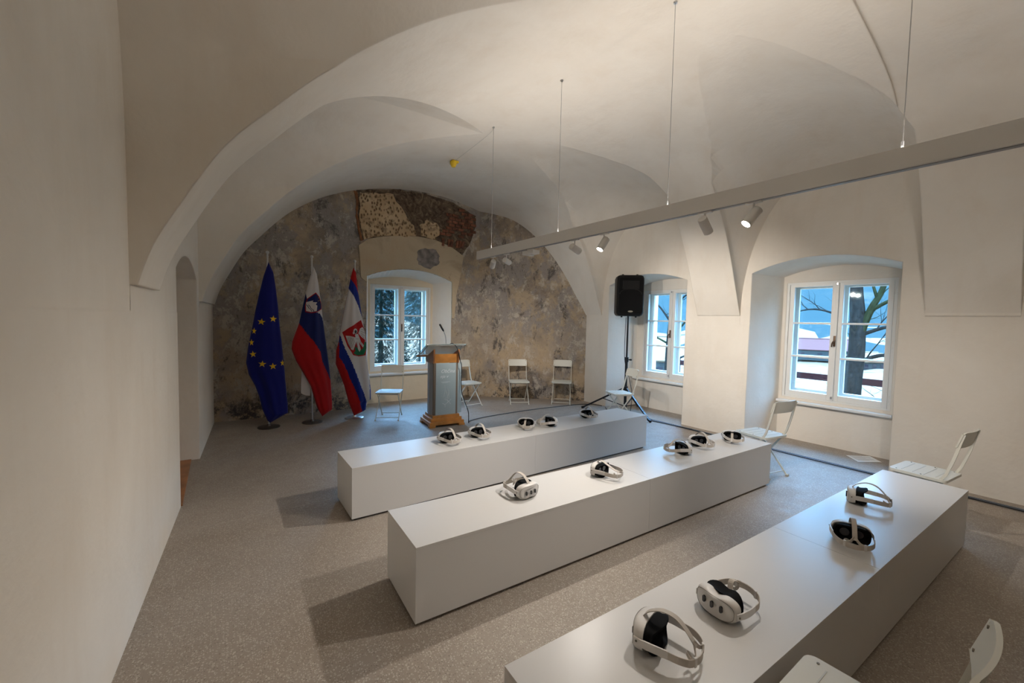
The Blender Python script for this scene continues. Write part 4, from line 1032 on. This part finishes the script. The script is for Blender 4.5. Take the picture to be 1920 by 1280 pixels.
def house(x, y, w, d, h, rz, roofm, label, wallm):
    z = terrain(x, y)-.5; t = empty('house', (x, y, z), rz); tag(t, label, 'house', 'houses in the snowy valley')
    bm = B(); prism(bm, [(-w/2, 0), (w/2, 0), (w/2, h), (0, h+w*.36), (-w/2, h)], -d/2, d/2); bmesh.ops.recalc_face_normals(bm, faces=bm.faces); obj('walls', bm, wallm, t)
    for s in (-1, 1):
        bm = B(); L2 = math.hypot(w/2, w*.36)+.8; box(bm, (s*w/4, 0, h+w*.18+.2), (L2, d+1.2, .35), Matrix.Rotation(s*math.atan2(w*.36, w/2), 4, 'Y')); obj('roof_slope', bm, roofm, t)
    for k in range(3):
        bm = B(); box(bm, (-w/2-.03, -d/3+k*d/3, h*.55), (.12, 1.3, 1.5)); obj('window', bm, M_LENS, t)
        bm = B(); box(bm, (-w/3+k*w/3, -d/2-.03, h*.55), (1.3, .12, 1.5)); obj('window', bm, M_LENS, t)
    return t
M_ROOFR = mat('snow dusted red roof', (.085, .036, .032), .9, spec=0); M_ROOFW = mat('snow roof', (.15, .10, .065), .9, spec=0); M_HW = mat('house wall', (.06, .05, .04), .9, spec=0); M_HW2 = mat('shaded wall', (.028, .028, .026), .9, spec=0)  # second wall is a darker copy, shade put into its colour
house(191, 58.5, 11, 17, 4.0, R(20), M_ROOFR, 'wide house with a dusty red roof seen through the left half of the near window', M_HW2)
house(184, 43, 8, 9, 3.2, R(60), M_ROOFW, 'small house with a snowy roof in the valley behind the tree', M_HW2)
house(190, 92, 10, 12, 4.5, R(-15), M_ROOFW, 'snow roofed house beyond the red roofed one', M_HW)
house(178, 24, 12, 16, 4, R(10), M_ROOFW, 'snow roofed house far right in the valley', M_HW2)
house(70, 52, 12, 14, 4.2, R(40), M_ROOFW, 'snow roofed house seen through the middle window', M_HW2)
# fence with dark rail below the near windows
t = empty('fence', (0, 0, 0)); tag(t, 'dark red wooden railing across the snow outside the window', 'fence')
M_FENCE = mat('dark red wood', (.020, .006, .006), .8, spec=0)
for yy in (-5, -2.2, .6, 3.4, 6.2):
    bm = B(); gz = terrain(15.0, yy); box(bm, (15.0, yy, (gz-.3+.32)/2), (.12, .12, .32-gz+.3)); obj('post', bm, M_FENCE, t)
bm = B(); box(bm, (14.95, .6, .08), (.07, 11.6, .20)); obj('top_rail', bm, M_FENCE, t)
# bare tree
M_BARK = mat('bark', (.010, .0085, .0075), .95, spec=0, var=.5, vscale=12, bump=.8, bscale=30)
M_MOSS = mat('mossy bark', (.0115, .0115, .005), .95, spec=0, var=.5, vscale=14)
def branchy(bm, p, d, L_, r, lvl, rn, maxl=3):
    pts = [p]; rr = [r]; n = 5; q = p.copy(); dd = d.normalized()
    for k in range(n):
        dd = (dd+Vector((rn.uniform(-.28, .28), rn.uniform(-.28, .28), rn.uniform(-.2, .25)))).normalized(); q = q+dd*L_/n; pts.append(q.copy()); rr.append(r*(1-.16*(k+1)))
    tube(bm, pts, rr, 6 if lvl < 2 else 4)
    if lvl < maxl:
        for k in range(4 if lvl < 2 else 3):
            i = rn.randint(1, n); sd = (dd+Vector((rn.uniform(-1, 1), rn.uniform(-1, 1), rn.uniform(-.5, .8)))).normalized()
            branchy(bm, pts[i], sd, L_*rn.uniform(.45, .7), rr[i]*.55, lvl+1, rn, maxl)
def bare_tree(label, x, y, limbs, trunk, seed, tr=.17, maxl=3):
    rn = random.Random(seed); t = empty('bare_tree', (x, y, terrain(x, y))); tag(t, label, 'tree'); z0 = terrain(x, y)
    O = Vector((x, y, z0)); bm = B(); P = smoothpts([Vector(q)-O for q in trunk], 4); tube(bm, P, [tr*(1.15-.5*i/len(P)) for i in range(len(P))], 12); obj('trunk', bm, M_BARK, t, 60)
    for i, (pts, r) in enumerate(limbs):
        bm = B(); P = smoothpts([Vector(q)-O for q in pts], 4); tube(bm, P, [r*(1-.7*k/len(P)) for k in range(len(P))], 8)
        for k in range(2, len(P)-1, 2):
            d = (P[k]-P[k-1]).normalized()
            branchy(bm, P[k], (d+Vector((rn.uniform(-.6, .6), rn.uniform(-1, 1), rn.uniform(-.7, .9)))), 1.0*rn.uniform(.6, 1.3), max(.014, r*.33), 1, rn, maxl)
        obj('branch', bm, M_MOSS if i % 3 == 0 else M_BARK, t)
    return t
bare_tree('gnarled bare tree close outside the near window of the window wall', 13, -.25,
 [([(13, -.27, .5), (13, -.36, 1.5), (13, -.55, 2.2), (13.1, -.75, 2.8), (13.2, -.9, 4.2)], .12),
  ([(13, -.45, 1.55), (12.9, -1.0, 1.75), (12.8, -1.6, 1.65), (12.8, -2.1, 1.35)], .05),
  ([(13, -.3, .75), (12.9, -.8, 1.0), (12.8, -1.3, 1.0), (12.8, -1.8, .75), (12.8, -2.0, .4)], .055),
  ([(13, -.6, 2.2), (13, -1.2, 2.55), (13, -2.2, 2.8)], .05),
  ([(12.6, -2.4, .55), (12.7, -1.7, .1), (12.8, -1.1, -.15), (12.9, -.5, -.5)], .035),
  ([(13, -.25, 1.7), (13, .3, 2.1), (13.1, .9, 2.2), (13.2, 1.6, 2.0)], .035),
  ([(13, -.2, 2.2), (12.9, .1, 2.7), (12.9, .7, 3.0)], .04),
  ([(13.1, -1.0, 3.0), (13.2, -1.6, 3.0), (13.3, -2.6, 3.05)], .035)],
 [(13, -.22, terrain(13, -.25)-.2), (13, -.24, -1), (13, -.26, .2), (13, -.3, 1.1), (13, -.28, 2.0), (13, -.2, 2.8), (13, -.1, 4.5)], 11, .20)
bare_tree('bare young tree with ivy outside the middle window', 12.5, 5.0,
 [([(12.5, 5.0, 1.2), (12.4, 4.4, 1.7), (12.3, 3.9, 2.4)], .05), ([(12.5, 5.0, .6), (12.4, 4.5, .5), (12.4, 3.8, .9), (12.4, 3.1, 1.2)], .045),
  ([(12.5, 5.0, 1.8), (12.6, 5.5, 2.3), (12.6, 6.0, 2.7)], .045), ([(12.5, 5.1, 1.0), (12.5, 5.7, 1.2), (12.5, 6.3, 1.0)], .04), ([(12.5, 5, 2.2), (12.4, 4.2, 2.8), (12.4, 3.4, 3.0)], .04)],
 [(12.5, 5.1, terrain(12.5, 5)-.2), (12.5, 5.05, 0), (12.5, 5.0, 1.5), (12.5, 4.8, 3.5)], 5, .09)
# evergreens behind the far wall
M_NEEDLE = mat('dark needles', (.0018, .0046, .0036), .8, spec=0, var=.5, vscale=6); M_NEEDLE2 = mat('snowy needles', (.010, .015, .012), .85, spec=0, var=.5, vscale=8)
def evergreen(x, y, h, w, label, seed, n=2600, mt=M_NEEDLE):
    rn = random.Random(seed); z0 = terrain(x, y); t = empty('evergreen', (x, y, z0)); tag(t, label, 'tree')
    bm = B(); cyl(bm, (0, 0, -.3), (0, 0, h), .16, .02, n=8); obj('trunk', bm, M_BARK, t)
    vs, fs = [], []
    for i in range(n):
        f = rn.random(); zz = h*(.04+.96*f); rad = w*(1-f*.8)*math.sqrt(rn.random()); a = rn.uniform(0, 6.283)
        c = Vector((rad*math.cos(a), rad*math.sin(a), zz-rad*.35)); out = Vector((math.cos(a), math.sin(a), -.55+rn.uniform(-.3, .3))).normalized()
        sd = out.cross(Vector((rn.uniform(-.4, .4), rn.uniform(-.4, .4), 1))).normalized(); L_ = rn.uniform(.14, .34)
        for q in range(4):
            o_ = c+out*L_*q*.22; l = L_*(.5-.09*q); k = len(vs)
            for s in (-1, 1):
                k = len(vs); vs += [o_, o_+out*.03, o_+sd*s*l*.55+out*l*.45+Vector((0, 0, -.04))]; fs.append((k, k+1, k+2))
    me = bpy.data.meshes.new('foliage'); me.from_pydata(vs, [], fs); me.materials.append(mt); o = bpy.data.objects.new('foliage', me); C.objects.link(o); o.parent = t; o['kind'] = 'stuff'
    return t
evergreen(3.45, 9.6, 7.8, 1.6, 'dark evergreen tree left outside the far window', 1, 7500)
evergreen(6.1, 12.6, 8.6, 1.8, 'evergreen tree right outside the far window', 2, 7500, M_NEEDLE2)
evergreen(4.4, 17.0, 9.5, 2.6, 'evergreen tree further back between the other two', 3, 4500)
evergreen(.4, 15.0, 8.5, 2.0, 'evergreen tree furthest left behind the far wall', 4, 3000, M_NEEDLE2)
evergreen(9.6, 15.5, 9, 2.2, 'evergreen tree furthest right behind the far wall', 6, 3200)
